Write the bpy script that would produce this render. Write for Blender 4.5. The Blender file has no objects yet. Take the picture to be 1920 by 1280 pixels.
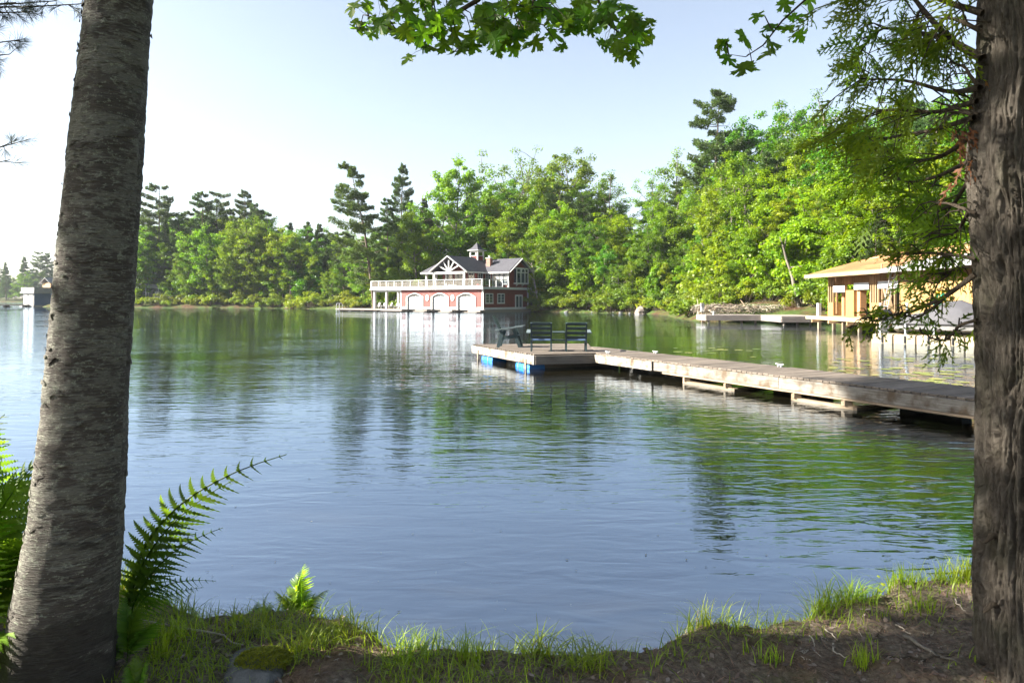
import bpy, bmesh, math, random
import numpy as np
from mathutils import Vector, Matrix, Quaternion

# ------------------------------------------------------------------ camera, world, sun, exposure
scene = bpy.context.scene
col = scene.collection
R = math.radians
CAM_H, FPX, HORIZON = 2.0, 1280.0, 560.0        # metres above the lake, focal length and horizon in photo pixels
cam_data = bpy.data.cameras.new('camera')
cam = bpy.data.objects.new('camera', cam_data)
col.objects.link(cam)
cam.location = (0, 0, CAM_H)
cam.rotation_euler = (R(90), 0, 0)
cam_data.sensor_width = 36.0
cam_data.lens = 24.0
cam_data.shift_y = -(640 - HORIZON) / 1920
cam_data.clip_start = 0.05
cam_data.clip_end = 6000
scene.camera = cam

SUN_EL, SUN_AZ = R(29), R(-94)                 # azimuth clockwise from +Y (the view direction)
sun_dir = Vector((math.cos(SUN_EL) * math.sin(SUN_AZ), math.cos(SUN_EL) * math.cos(SUN_AZ), math.sin(SUN_EL)))
world = bpy.data.worlds.new('World')
scene.world = world
world.use_nodes = True
wn = world.node_tree.nodes
bg = wn.get('Background') or wn.new('ShaderNodeBackground')
sky = wn.new('ShaderNodeTexSky')
sky.sky_type = 'NISHITA'
sky.sun_disc = False
sky.sun_elevation = SUN_EL
sky.sun_rotation = SUN_AZ
sky.altitude = 200
sky.air_density = 1.0
sky.dust_density = 2.0
sky.ozone_density = 1.0
bg.inputs['Strength'].default_value = 0.0495
veil = wn.new('ShaderNodeHueSaturation')                     # a pale, hazy summer sky
veil.inputs['Saturation'].default_value = 0.68
world.node_tree.links.new(sky.outputs[0], veil.inputs['Color'])
world.node_tree.links.new(veil.outputs[0], bg.inputs['Color'])

sun_data = bpy.data.lights.new('sun', 'SUN')
sun_data.energy = 5.0
sun_data.angle = R(0.6)
sun_data.color = (1.0, 0.93, 0.80)
sun = bpy.data.objects.new('sun', sun_data)
sun.rotation_euler = sun_dir.to_track_quat('Z', 'Y').to_euler()
col.objects.link(sun)

scene.view_settings.view_transform = 'Standard'
scene.view_settings.look = 'None'
scene.view_settings.exposure = 2.58
scene.view_settings.gamma = 1.0
scene.view_settings.use_curve_mapping = False
scene.render.engine = 'CYCLES'
cy = scene.cycles
cy.use_denoising = True
cy.denoiser = 'OPENIMAGEDENOISE'
cy.max_bounces = 8
cy.diffuse_bounces = 3
cy.glossy_bounces = 4
cy.transmission_bounces = 5
cy.transparent_max_bounces = 8
cy.volume_bounces = 1
cy.caustics_reflective = False
cy.caustics_refractive = False
cy.sample_clamp_indirect = 6
cy.use_adaptive_sampling = True
cy.adaptive_threshold = 0.015

def at(px, py, Y):
    """the point at depth Y that stands at a place in the photograph"""
    return Vector(((px - 960) / FPX * Y, Y, CAM_H - (py - HORIZON) / FPX * Y))

# ------------------------------------------------------------------ noise
_perm = np.random.RandomState(7).permutation(256)
_perm = np.concatenate([_perm, _perm, _perm])
_grad = np.random.RandomState(8).normal(size=(256, 3))
_grad /= np.linalg.norm(_grad, axis=1)[:, None]
def perlin(p):
    p = np.asarray(p, float)
    i = np.floor(p).astype(int); f = p - i; i &= 255
    u = f * f * f * (f * (f * 6 - 15) + 10)
    out = 0
    for dx in (0, 1):
        for dy in (0, 1):
            for dz in (0, 1):
                h = _perm[_perm[_perm[i[:, 0] + dx] + i[:, 1] + dy] + i[:, 2] + dz]
                g = (_grad[h] * (f - np.array([dx, dy, dz]))).sum(1)
                w = (u[:, 0] if dx else 1 - u[:, 0]) * (u[:, 1] if dy else 1 - u[:, 1]) * (u[:, 2] if dz else 1 - u[:, 2])
                out = out + g * w
    return out * 1.6
def fbm(p, o=4, lac=2.1, gain=.5):
    p = np.asarray(p, float); a = 1.; s = 0; k = 1.
    for n in range(o):
        s = s + a * perlin(p * k + n * 17.3); a *= gain; k *= lac
    return s
def sstep(a, b, x):
    t = np.clip((x - a) / (b - a), 0, 1)
    return t * t * (3 - 2 * t)

# ------------------------------------------------------------------ objects
def link(o, parent=None):
    col.objects.link(o)
    if parent is not None: o.parent = parent
    return o
def tag(o, label=None, cat=None, group=None, kind=None):
    if label: o['label'] = label
    if cat: o['category'] = cat
    if group: o['group'] = group
    if kind: o['kind'] = kind
    return o
def empty(name, loc=(0, 0, 0), rz=0.0, label=None, cat=None, group=None):
    o = bpy.data.objects.new(name, None)
    o.location = loc; o.rotation_euler = (0, 0, rz); o.empty_display_size = .2
    link(o); tag(o, label, cat, group)
    return o
def copy_tree(o, parent=None):
    c = o.copy(); link(c)
    c.parent = parent
    for ch in o.children: copy_tree(ch, c)
    return c
def mesh_np(name, v, f, mat=None, tone=None, smooth=False, uv=None):
    """mesh from an (N,3) array and an (M,k) array of equal faces"""
    v = np.ascontiguousarray(v, np.float32); f = np.ascontiguousarray(f, np.int32)
    me = bpy.data.meshes.new(name)
    n, k = f.shape
    me.vertices.add(len(v)); me.vertices.foreach_set('co', v.ravel())
    me.loops.add(n * k); me.loops.foreach_set('vertex_index', f.ravel())
    me.polygons.add(n)
    me.polygons.foreach_set('loop_start', np.arange(0, n * k, k, dtype=np.int32))
    me.polygons.foreach_set('loop_total', np.full(n, k, np.int32))
    if smooth: me.polygons.foreach_set('use_smooth', np.ones(n, bool))
    me.update(calc_edges=True)
    if tone is not None:
        a = me.attributes.new('tone', 'FLOAT', 'FACE'); a.data.foreach_set('value', np.asarray(tone, np.float32))
    if uv is not None:
        l = me.uv_layers.new(name='UVMap'); l.data.foreach_set('uv', np.asarray(uv, np.float32)[f.ravel()].ravel())
    if mat is not None: me.materials.append(mat)
    return me
def obj_np(name, v, f, mat, parent=None, **kw):
    o = bpy.data.objects.new(name, mesh_np(name, v, f, mat, **kw))
    return link(o, parent)

def tube_np(pts, rad, seg=8, cap=True):
    pts = np.asarray(pts, float); rad = np.asarray(rad, float); n = len(pts)
    tg = np.gradient(pts, axis=0); tg /= np.linalg.norm(tg, axis=1)[:, None] + 1e-9
    ref = np.array([0, 0, 1.]) if abs(tg[0, 2]) < .9 else np.array([1., 0, 0])
    v = []; a = np.linspace(0, 2 * np.pi, seg, endpoint=False)
    u = np.cross(tg[0], ref); u /= np.linalg.norm(u)
    for i in range(n):
        u = u - tg[i] * (u @ tg[i]); u /= np.linalg.norm(u) + 1e-9
        w = np.cross(tg[i], u)
        v.append(pts[i] + rad[i] * (np.cos(a)[:, None] * u + np.sin(a)[:, None] * w))
    v = np.concatenate(v)
    i, j = np.meshgrid(np.arange(n - 1), np.arange(seg), indexing='ij')
    j2 = (j + 1) % seg
    f = np.stack([i * seg + j, i * seg + j2, (i + 1) * seg + j2, (i + 1) * seg + j], -1).reshape(-1, 4)
    return v, f
def join_np(parts):
    vs, fs, b = [], [], 0
    for v, f in parts:
        vs.append(v); fs.append(f + b); b += len(v)
    return np.concatenate(vs), np.concatenate(fs)
def leaf_np(c, t, s, ln, wd):
    """diamond leaves: centres, long axes, side axes, lengths, widths"""
    a = t * (ln / 2)[:, None]; b = s * (wd / 2)[:, None]
    v = np.stack([c - a, c + b - a * .15, c + a, c - b - a * .15], 1).reshape(-1, 3)
    return v, np.arange(len(v)).reshape(-1, 4)
def unit(a): return a / (np.linalg.norm(a, axis=-1, keepdims=True) + 1e-9)

class MB:
    """collects boxes, beams, tubes and prisms into one mesh"""
    def __init__(self): self.v = []; self.f = []
    def add(self, v, f):
        b = len(self.v); self.v += [tuple(x) for x in v]; self.f += [tuple(b + i for i in q) for q in f]; return self
    def box(self, x0, x1, y0, y1, z0, z1):
        return self.add([(x0, y0, z0), (x1, y0, z0), (x1, y1, z0), (x0, y1, z0), (x0, y0, z1), (x1, y0, z1), (x1, y1, z1), (x0, y1, z1)],
                        [(3, 2, 1, 0), (4, 5, 6, 7), (0, 1, 5, 4), (1, 2, 6, 5), (2, 3, 7, 6), (3, 0, 4, 7)])
    def beam(self, a, b, w, h, up=(0, 0, 1)):
        a = Vector(a); b = Vector(b); d = (b - a).normalized(); up = Vector(up)
        s = d.cross(up)
        if s.length < 1e-4: s = d.cross(Vector((1, 0, 0)))
        s.normalize(); u = s.cross(d)
        s *= w / 2; u *= h / 2
        return self.add([a - s - u, a + s - u, a + s + u, a - s + u, b - s - u, b + s - u, b + s + u, b - s + u],
                        [(3, 2, 1, 0), (4, 5, 6, 7), (0, 1, 5, 4), (1, 2, 6, 5), (2, 3, 7, 6), (3, 0, 4, 7)])
    def tube(self, pts, rad, seg=8):
        if not hasattr(rad, '__len__'): rad = [rad] * len(pts)
        v, f = tube_np(pts, rad, seg); n = len(v)
        f = [tuple(q) for q in f] + [tuple(range(seg - 1, -1, -1)), tuple(range(n - seg, n))]
        return self.add(v, f)
    def quad(self, *p): return self.add(p, [tuple(range(len(p)))])
    def slab(self, pts, d):
        """polygon given by points, thickened by the vector d"""
        n = len(pts); d = Vector(d); p = [Vector(q) for q in pts]
        return self.add(p + [q + d for q in p], [tuple(range(n - 1, -1, -1)), tuple(range(n, 2 * n))] + [(i, (i + 1) % n, n + (i + 1) % n, n + i) for i in range(n)])
    def build(self, name, mat, parent=None, bevel=0.0, smooth=False):
        me = bpy.data.meshes.new(name); me.from_pydata(self.v, [], self.f)
        bm = bmesh.new(); bm.from_mesh(me)
        bmesh.ops.recalc_face_normals(bm, faces=bm.faces)
        if bevel: bmesh.ops.bevel(bm, geom=list(bm.edges), offset=bevel, segments=1, affect='EDGES', clamp_overlap=True)
        bm.to_mesh(me); bm.free()
        if smooth: me.polygons.foreach_set('use_smooth', [True] * len(me.polygons))
        if mat is not None: me.materials.append(mat)
        return link(bpy.data.objects.new(name, me), parent)

# ------------------------------------------------------------------ materials
class Mat:
    def __init__(self, name):
        self.m = bpy.data.materials.new(name); self.m.use_nodes = True
        self.nt = self.m.node_tree; self.n = self.nt.nodes
        self.b = self.n['Principled BSDF']; self.out = self.n['Material Output']
    def new(self, t, **kw):
        x = self.n.new('ShaderNode' + t)
        for k, v in kw.items():
            if k.startswith('i_'): x.inputs[k[2:].replace('_', ' ')].default_value = v
            else: setattr(x, k, v)
        return x
    def l(self, a, b): self.nt.links.new(a, b)
    def coord(self, which='Object', scale=(1, 1, 1)):
        t = self.new('TexCoord'); mp = self.new('Mapping'); mp.inputs['Scale'].default_value = scale
        self.l(t.outputs[which], mp.inputs[0]); return mp.outputs[0]
    def noise(self, vec, scale, detail=4, rough=.55, dist=0.):
        x = self.new('TexNoise'); x.inputs['Scale'].default_value = scale; x.inputs['Detail'].default_value = detail
        x.inputs['Roughness'].default_value = rough; x.inputs['Distortion'].default_value = dist
        if vec is not None: self.l(vec, x.inputs['Vector'])
        return x.outputs[0]
    def ramp(self, fac, stops):
        r = self.new('ValToRGB'); e = r.color_ramp.elements
        while len(e) < len(stops): e.new(.5)
        for k, (p, c) in enumerate(stops):
            e[k].position = p; e[k].color = (*c, 1) if len(c) == 3 else c
        self.l(fac, r.inputs[0]); return r.outputs[0]
    def mix(self, fac, a, b, mode='MIX'):
        x = self.new('Mix', data_type='RGBA', blend_type=mode)
        for s, v in ((0, fac), (6, a), (7, b)):
            if hasattr(v, 'node'): self.l(v, x.inputs[s])
            elif s: x.inputs[s].default_value = (*v, 1)
            else: x.inputs[s].default_value = v
        return x.outputs[2]
    def math(self, op, a, b=0.):
        x = self.new('Math', operation=op)
        for s, v in ((0, a), (1, b)):
            if hasattr(v, 'node'): self.l(v, x.inputs[s])
            else: x.inputs[s].default_value = v
        return x.outputs[0]
    def bump(self, h, strength=.3, dist=.02, normal=None):
        x = self.new('Bump'); x.inputs['Strength'].default_value = strength; x.inputs['Distance'].default_value = dist
        self.l(h, x.inputs['Height'])
        if normal is not None: self.l(normal, x.inputs['Normal'])
        return x.outputs[0]
    def set(self, colr=None, rough=None, spec=None, normal=None, metal=None):
        for k, v in (('Base Color', colr), ('Roughness', rough), ('Specular IOR Level', spec), ('Normal', normal), ('Metallic', metal)):
            if v is None: continue
            if hasattr(v, 'node'): self.l(v, self.b.inputs[k])
            else: self.b.inputs[k].default_value = (*v, 1) if isinstance(v, tuple) else v
        return self.m

def paint(name, c, rough=.5, var=.12, scale=3., bump=.0):
    """painted or plain stuff, with blotches and a little dirt of its own"""
    M = Mat(name); co = M.coord()
    n = M.noise(co, scale, 5)
    lo = tuple(x * (1 - var * 1.6) for x in c); hi = tuple(min(1, x * (1 + var)) for x in c)
    cc = M.ramp(n, [(.3, lo), (.7, hi)])
    nm = M.bump(M.noise(co, scale * 12, 3), bump, .01) if bump else None
    return M.set(cc, rough, .3, nm)
def wood(name, c0, c1, grain=(1, 14, 14), rough=.8, bump=.4, stain=None):
    """grain along the local x axis; each object gets its own tone"""
    M = Mat(name); co = M.coord(scale=grain)
    oi = M.new('ObjectInfo')
    off = M.new('VectorMath', operation='ADD'); M.l(co, off.inputs[0])
    sc = M.new('VectorMath', operation='SCALE'); M.l(oi.outputs['Location'], sc.inputs[0]); sc.inputs['Scale'].default_value = 3.1
    M.l(sc.outputs[0], off.inputs[1])
    g = M.noise(off.outputs[0], 2.2, 6, .65, .4)
    cc = M.ramp(g, [(.28, c0), (.72, c1)])
    hs = M.new('HueSaturation'); M.l(cc, hs.inputs['Color'])
    M.l(M.math('ADD', M.math('MULTIPLY', oi.outputs['Random'], .5), .72), hs.inputs['Value'])
    cc = hs.outputs[0]
    if stain:
        big = M.noise(M.coord(), stain[1], 5, .6)
        cc = M.mix(M.ramp(big, [(.45, (0, 0, 0)), (.66, (1, 1, 1))]), cc, stain[0])
    return M.set(cc, rough, .25, M.bump(g, bump, .01))
def leafmat(name, c0, c1, trans=.4, rough=.5, tint=True, tcol=1.25, gain=1.0):
    M = Mat(name)
    at_ = M.new('Attribute', attribute_name='tone'); oi = M.new('ObjectInfo')
    c = M.ramp(at_.outputs['Fac'], [(0., c0), (1., c1)])
    if tint: c = M.mix(1., c, oi.outputs['Color'], 'MULTIPLY')
    hs = M.new('HueSaturation'); M.l(c, hs.inputs['Color'])
    M.l(M.math('ADD', M.math('MULTIPLY', oi.outputs['Random'], .035), .478), hs.inputs['Hue'])
    M.l(M.math('ADD', M.math('MULTIPLY', oi.outputs['Random'], .3), .85), hs.inputs['Value'])
    c = hs.outputs[0]
    M.set(c, rough, .35)
    tr = M.new('BsdfTranslucent')
    warm = M.mix(1., c, (1.35 * tcol, 1.25 * tcol, .55 * tcol), 'MULTIPLY'); M.l(warm, tr.inputs['Color'])
    ms = M.new('MixShader'); ms.inputs[0].default_value = trans
    M.l(M.b.outputs[0], ms.inputs[1]); M.l(tr.outputs[0], ms.inputs[2]); M.l(ms.outputs[0], M.out.inputs['Surface'])
    return M.m

WHITE = paint('white_paint', (.46, .46, .45), .45, .05, 1.5)
RED = paint('red_paint', (.135, .022, .017), .6, .12, 1.2)
SHINGLE = None
def shingles():
    M = Mat('slate_shingles'); co = M.coord()
    br = M.new('TexBrick'); M.l(co, br.inputs['Vector']); br.inputs['Scale'].default_value = 3.2
    br.inputs['Color1'].default_value = (.075, .075, .09, 1); br.inputs['Color2'].default_value = (.045, .045, .056, 1)
    br.inputs['Mortar'].default_value = (.025, .025, .03, 1); br.inputs['Mortar Size'].default_value = .012
    n = M.noise(co, 1.1, 5)
    return M.set(M.mix(.4, br.outputs[0], M.ramp(n, [(.3, (.04, .04, .05)), (.7, (.065, .065, .075))])), .85, .2, M.bump(br.outputs[0], .3, .02))
SHINGLE = shingles()
def glassmat(name, c=(.02, .03, .04)):
    M = Mat(name); n = M.noise(M.coord(), .7, 2)
    return M.set(M.ramp(n, [(.35, c), (.65, tuple(x * 2.2 for x in c))]), .04, .8)
GLASS = glassmat('window_glass')
def clear_glass():
    M = Mat('railing_glass')
    tr = M.new('BsdfTransparent'); tr.inputs[0].default_value = (.66, .68, .71, 1)
    gl = M.new('BsdfGlossy'); gl.inputs['Roughness'].default_value = .03
    df = M.new('BsdfDiffuse'); df.inputs[0].default_value = (.75, .75, .75, 1)
    a = M.new('MixShader'); a.inputs[0].default_value = .07; M.l(tr.outputs[0], a.inputs[1]); M.l(gl.outputs[0], a.inputs[2])
    b = M.new('MixShader'); b.inputs[0].default_value = .02; M.l(a.outputs[0], b.inputs[1]); M.l(df.outputs[0], b.inputs[2])
    M.l(b.outputs[0], M.out.inputs['Surface']); return M.m
RAILGLASS = clear_glass()
GREYWOOD = wood('weathered_grey_wood', (.14, .12, .11), (.27, .24, .225))
DECKWOOD = wood('dock_planks', (.065, .055, .047), (.18, .15, .125))
FASCIA = wood('silvered_fascia', (.12, .108, .094), (.32, .30, .27), stain=((.085, .062, .042), 3.4))
DARKFASCIA = wood('dark_fascia', (.10, .085, .07), (.24, .21, .18))
CRIB = wood('crib_timber', (.13, .095, .065), (.28, .22, .16))
PLY = wood('plywood', (.22, .13, .05), (.31, .195, .082), (2, 6, 2))
STUD = wood('stud_timber', (.27, .145, .07), (.39, .235, .12))
PALEWOOD = wood('pale_timber', (.26, .175, .095), (.37, .265, .16))
ROOFDECK = wood('roof_decking', (.175, .088, .036), (.26, .142, .062))
WRAP = paint('house_wrap', (.31, .33, .36), .4, .1, 2)
GREYPAINT = paint('grey_roof_membrane', (.19, .19, .195), .6, .1)
DARKGREEN = paint('dark_teal_paint', (.030, .050, .056), .5, .2, 5)
ARMPAINT = paint('sun_bleached_teal_paint', (.10, .13, .14), .55, .2, 5)
SEATBLUE = paint('blue_seat_paint', (.14, .22, .40), .5, .15, 6)
BARREL = paint('blue_plastic', (.02, .17, .50), .35, .15, 2)
METAL = Mat('aluminium').set((.45, .46, .48), .35, .5, None, .7)
DARKMETAL = Mat('dark_metal').set((.05, .05, .055), .4, .5, None, .5)
BLACKPL = paint('black_engine_cowl', (.012, .013, .016), .25, .2)
COVER = paint('grey_boat_cover', (.065, .065, .075), .7, .15, 2, .3)
BEIGE = paint('beige_float_plastic', (.28, .235, .17), .5, .1, 2)
GREENFG = paint('green_fibreglass', (.02, .34, .22), .4, .1)
YELLOW = paint('yellow_plastic', (.75, .42, .03), .4, .1)
BRICKM = paint('pink_brick', (.30, .14, .11), .8, .2, 8)
BLUEWALL = paint('blue_siding', (.035, .075, .16), .6, .1)
REDPL = paint('red_plastic', (.60, .06, .07), .4, .1)
DARKWALL = paint('dark_cottage_wall', (.04, .045, .055), .7, .2)
def barkmat(name, c0, c1, scale=6., grain=(1, 1, .16), bump=.8):
    M = Mat(name); co = M.coord(scale=grain)
    n = M.noise(co, scale, 8, .7, .3)
    return M.set(M.ramp(n, [(.33, c0), (.66, c1)]), .9, .15, M.bump(n, bump, .05))
BARK = barkmat('grey_bark', (.05, .043, .036), (.19, .17, .145))
PINEBARK = barkmat('pine_bark', (.045, .035, .028), (.16, .125, .10))
PALEBARK = barkmat('pale_bark', (.22, .19, .15), (.48, .43, .36))
TWIG = barkmat('twig_bark', (.03, .023, .017), (.10, .08, .06), 20)
LEAF = leafmat('broad_leaf', (.050, .122, .005), (.134, .222, .006), .48)
NEEDLE = leafmat('pine_needles', (.035, .075, .022), (.075, .125, .030), .28)
UNDER = leafmat('shrub_leaf', (.065, .12, .008), (.14, .195, .012), .42)

# ------------------------------------------------------------------ the lake, its shores and the water
LAKE = np.array([(-60, 34), (-32, 26), (-15, 18.5), (-10.5, 9.5), (-4.5, 5), (-2.4, 3.9), (-1.62, 3.42), (-1.31, 3.32), (-.95, 3.34), (-.64, 3.17), (-.5, 3.04), (-.14, 2.98),
    (.44, 2.95), (.69, 3.05), (1.09, 3.17), (1.4, 3.33), (1.92, 3.58), (2.4, 3.68), (3.3, 4.2), (5, 5.2), (8, 7.0), (12, 9), (20, 15), (25.5, 22), (24.5, 29),
    (22.7, 33), (22.7, 47), (25, 52), (21, 57), (16.2, 59), (16.5, 70), (18.5, 84), (17, 91), (10, 98), (3.6, 104.5), (1, 110), (-8, 113), (-17, 115), (-24, 121), (-33, 129),
    (-48, 140), (-83, 150), (-112, 163), (-124, 178), (-122, 210), (-150, 300), (-230, 362), (-350, 368), (-600, 390), (-700, 100), (-300, 60)], float)
def lake_sd(P):
    """distance to the lake's edge, positive on land"""
    A = LAKE; B = np.roll(LAKE, -1, axis=0)
    d = np.full(len(P), 1e9); ins = np.zeros(len(P), bool)
    for a, b in zip(A, B):
        e = b - a; w = P - a
        t = np.clip((w @ e) / (e @ e), 0, 1)
        d = np.minimum(d, np.hypot(*(w - t[:, None] * e).T))
        c = (a[1] > P[:, 1]) != (b[1] > P[:, 1])
        with np.errstate(divide='ignore', invalid='ignore'):
            xs = (b[0] - a[0]) * (P[:, 1] - a[1]) / (b[1] - a[1] + 1e-12) + a[0]
        ins ^= c & (P[:, 0] < xs)
    return np.where(ins, -d, d)
def land_z(P):
    P = np.asarray(P, float); s = lake_sd(P)
    r = np.hypot(P[:, 0], P[:, 1])
    p3 = np.c_[P * .06, np.zeros(len(P))]
    hill = sstep(20, 60, P[:, 1]) * sstep(-60, 5, P[:, 0] + 0.0 * P[:, 1]) * np.clip((s - 3) * .2, 0, 13) * sstep(-10, 30, P[:, 0] + 12)
    base = np.where(r < 30, .5, .55 + .35 * sstep(0, 6, s) + np.clip(s, 0, 80) * .02)
    edge = sstep(-.02, np.where(r < 14, .30, 1.6), s)
    z = np.where(s < 0, -np.clip(-s * .6, 0, 1.6) - .05, base * edge - .05 * (1 - edge))
    amp = np.where(r < 14, .02, .35) * sstep(.2, 6, s)
    return z + hill + amp * fbm(p3 * 5, 3)
def gz(x, y): return float(land_z(np.array([[x, y]]))[0])

def groundmat():
    M = Mat('forest_floor'); co = M.coord()
    n1 = M.noise(co, 2.2, 6, .6); n2 = M.noise(co, 38, 5, .7); n3 = M.noise(co, 130, 3, .7)
    soil = M.ramp(n2, [(.28, (.05, .04, .032)), (.52, (.165, .133, .102)), (.75, (.34, .28, .22))])
    rust = M.ramp(n3, [(.3, (.075, .048, .030)), (.7, (.22, .145, .095))])
    c = M.mix(M.ramp(n1, [(.50, (0, 0, 0)), (.66, (.8, .8, .8))]), soil, rust)
    moss = M.noise(co, 1.4, 5, .6)
    c = M.mix(M.ramp(moss, [(.56, (0, 0, 0)), (.70, (.55, .55, .55))]), c, (.07, .10, .02))
    return M.set(c, .95, .1, M.bump(n3, .7, .02, M.bump(n2, .8, .04)))
def hillmat():
    M = Mat('hillside_floor'); co = M.coord()
    n1 = M.noise(co, .35, 6, .6); n2 = M.noise(co, 2.5, 5, .7)
    c = M.mix(M.ramp(n1, [(.38, (0, 0, 0)), (.56, (1, 1, 1))]), M.ramp(n2, [(.3, (.025, .016, .010)), (.7, (.10, .055, .032))]), M.ramp(n2, [(.3, (.025, .045, .012)), (.7, (.07, .10, .025))]))
    return M.set(c, .95, .1, M.bump(n2, .8, .2))
GROUND = groundmat(); HILL = hillmat()
# far terrain: polar rings round the camera
rings = np.concatenate([[.6, 1.2, 1.8, 2.4], np.geomspace(3, 20, 24), np.geomspace(21, 420, 110), [470, 540, 640, 760, 900, 1090]])
angs = np.concatenate([np.linspace(-50, 50, 241), np.linspace(51.5, 308.5, 120)])
rr, aa = np.meshgrid(rings, np.radians(angs), indexing='ij')
P = np.stack([rr * np.sin(aa), rr * np.cos(aa)], -1).reshape(-1, 2)
z = land_z(P)
z = z - .07 * (1 - sstep(5, 9, np.hypot(P[:, 0], P[:, 1])))     # the fine near bank lies on top of this sheet
na = len(angs); i, j = np.meshgrid(np.arange(len(rings) - 1), np.arange(na), indexing='ij'); j2 = (j + 1) % na
F = np.stack([i * na + j, (i + 1) * na + j, (i + 1) * na + j2, i * na + j2], -1).reshape(-1, 4)
tag(obj_np('hillside_terrain', np.c_[P, z], F, HILL, smooth=True), 'wooded shores and hillside round the lake', None, None, 'structure')
# the near bank, fine
gx = np.linspace(-4.2, 4.4, 330); gy = np.linspace(.4, 4.6, 180)
X, Y = np.meshgrid(gx, gy); P = np.stack([X, Y], -1).reshape(-1, 2)
s = lake_sd(P + .05 * np.c_[fbm(np.c_[P * 3, P[:, 0] * 0], 3), fbm(np.c_[P * 3, P[:, 0] * 0 + 9], 3)])
z = land_z(P); bank = sstep(-.10, .16, s)
z = -.35 + (.895 + .045 * fbm(np.c_[P * 1.6, P[:, 0] * 0], 4)) * bank + .012 * fbm(np.c_[P * 14, P[:, 0] * 0], 3) * bank + .03 * np.maximum(0, perlin(np.c_[P * 4, P[:, 0] * 0 + 3])) * bank
bank_grid = z.reshape(180, 330)
def bz(x, y):
    """height of the near bank"""
    fx = np.clip((x + 4.2) / 8.6 * 329, 0, 328.99); fy = np.clip((y - .4) / 4.2 * 179, 0, 178.99)
    a, b = int(fx), int(fy); u, w = fx - a, fy - b; g = bank_grid
    return float(g[b, a] * (1 - u) * (1 - w) + g[b, a + 1] * u * (1 - w) + g[b + 1, a] * (1 - u) * w + g[b + 1, a + 1] * u * w)
i, j = np.meshgrid(np.arange(179), np.arange(329), indexing='ij')
F = np.stack([i * 330 + j, i * 330 + j + 1, (i + 1) * 330 + j + 1, (i + 1) * 330 + j], -1).reshape(-1, 4)
tag(obj_np('ground', np.c_[P, z], F, GROUND, smooth=True), 'bare earth lake bank with needle litter under the trees', None, None, 'structure')

def watermat():
    M = Mat('lake_water'); co = M.coord()
    def nz(scale, sx, sy, det, rot=0., dist=0.):
        mp = M.new('Mapping'); mp.inputs['Scale'].default_value = (sx, sy, 1); mp.inputs['Rotation'].default_value = (0, 0, rot)
        M.l(co, mp.inputs[0]); return M.noise(mp.outputs[0], scale, det, .55, dist)
    wind = nz(.035, 1, 2.6, 3, .15)                         # wind patches
    wind2 = nz(.16, 1, 2.2, 3, -.2)
    w = M.math('ADD', M.math('MULTIPLY', wind, .65), M.math('MULTIPLY', wind2, .35))
    gust = M.ramp(w, [(.40, (.26, .26, .26)), (.60, (1.25, 1.25, 1.25))])
    swell = nz(.55, .7, 1.7, 1, .25)
    rip = nz(2.6, .6, 1.9, 1.5, .22, .7)
    rip2 = nz(7.5, .7, 1.7, 2, -.2, .5)
    h = M.math('ADD', M.math('MULTIPLY', swell, .008), M.math('MULTIPLY', M.math('ADD', M.math('MULTIPLY', rip, .0135), M.math('MULTIPLY', rip2, .0036)), gust))
    nm = M.new('Bump'); nm.inputs['Strength'].default_value = 1.; nm.inputs['Distance'].default_value = 1.0
    M.l(h, nm.inputs['Height'])
    gl = M.new('BsdfGlossy'); gl.inputs['Roughness'].default_value = .015; gl.inputs['Color'].default_value = (.73, .85, 1, 1)
    M.l(nm.outputs[0], gl.inputs['Normal'])
    df = M.new('BsdfDiffuse'); df.inputs[0].default_value = (.010, .009, .005, 1)
    fr = M.new('Fresnel'); fr.inputs['IOR'].default_value = WATER_IOR; M.l(nm.outputs[0], fr.inputs['Normal'])
    ms = M.new('MixShader'); M.l(M.math('ADD', M.math('MULTIPLY', fr.outputs[0], .74), .26), ms.inputs[0]); M.l(df.outputs[0], ms.inputs[1]); M.l(gl.outputs[0], ms.inputs[2])
    M.l(ms.outputs[0], M.out.inputs['Surface']); return M.m
WATER_IOR = 1.9
o = MB().quad((-1150, -1150, 0), (1150, -1150, 0), (1150, 1150, 0), (-1150, 1150, 0)).build('water', watermat())
tag(o, 'calm lake water with soft ripples and tree reflections', None, None, 'structure')

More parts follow.
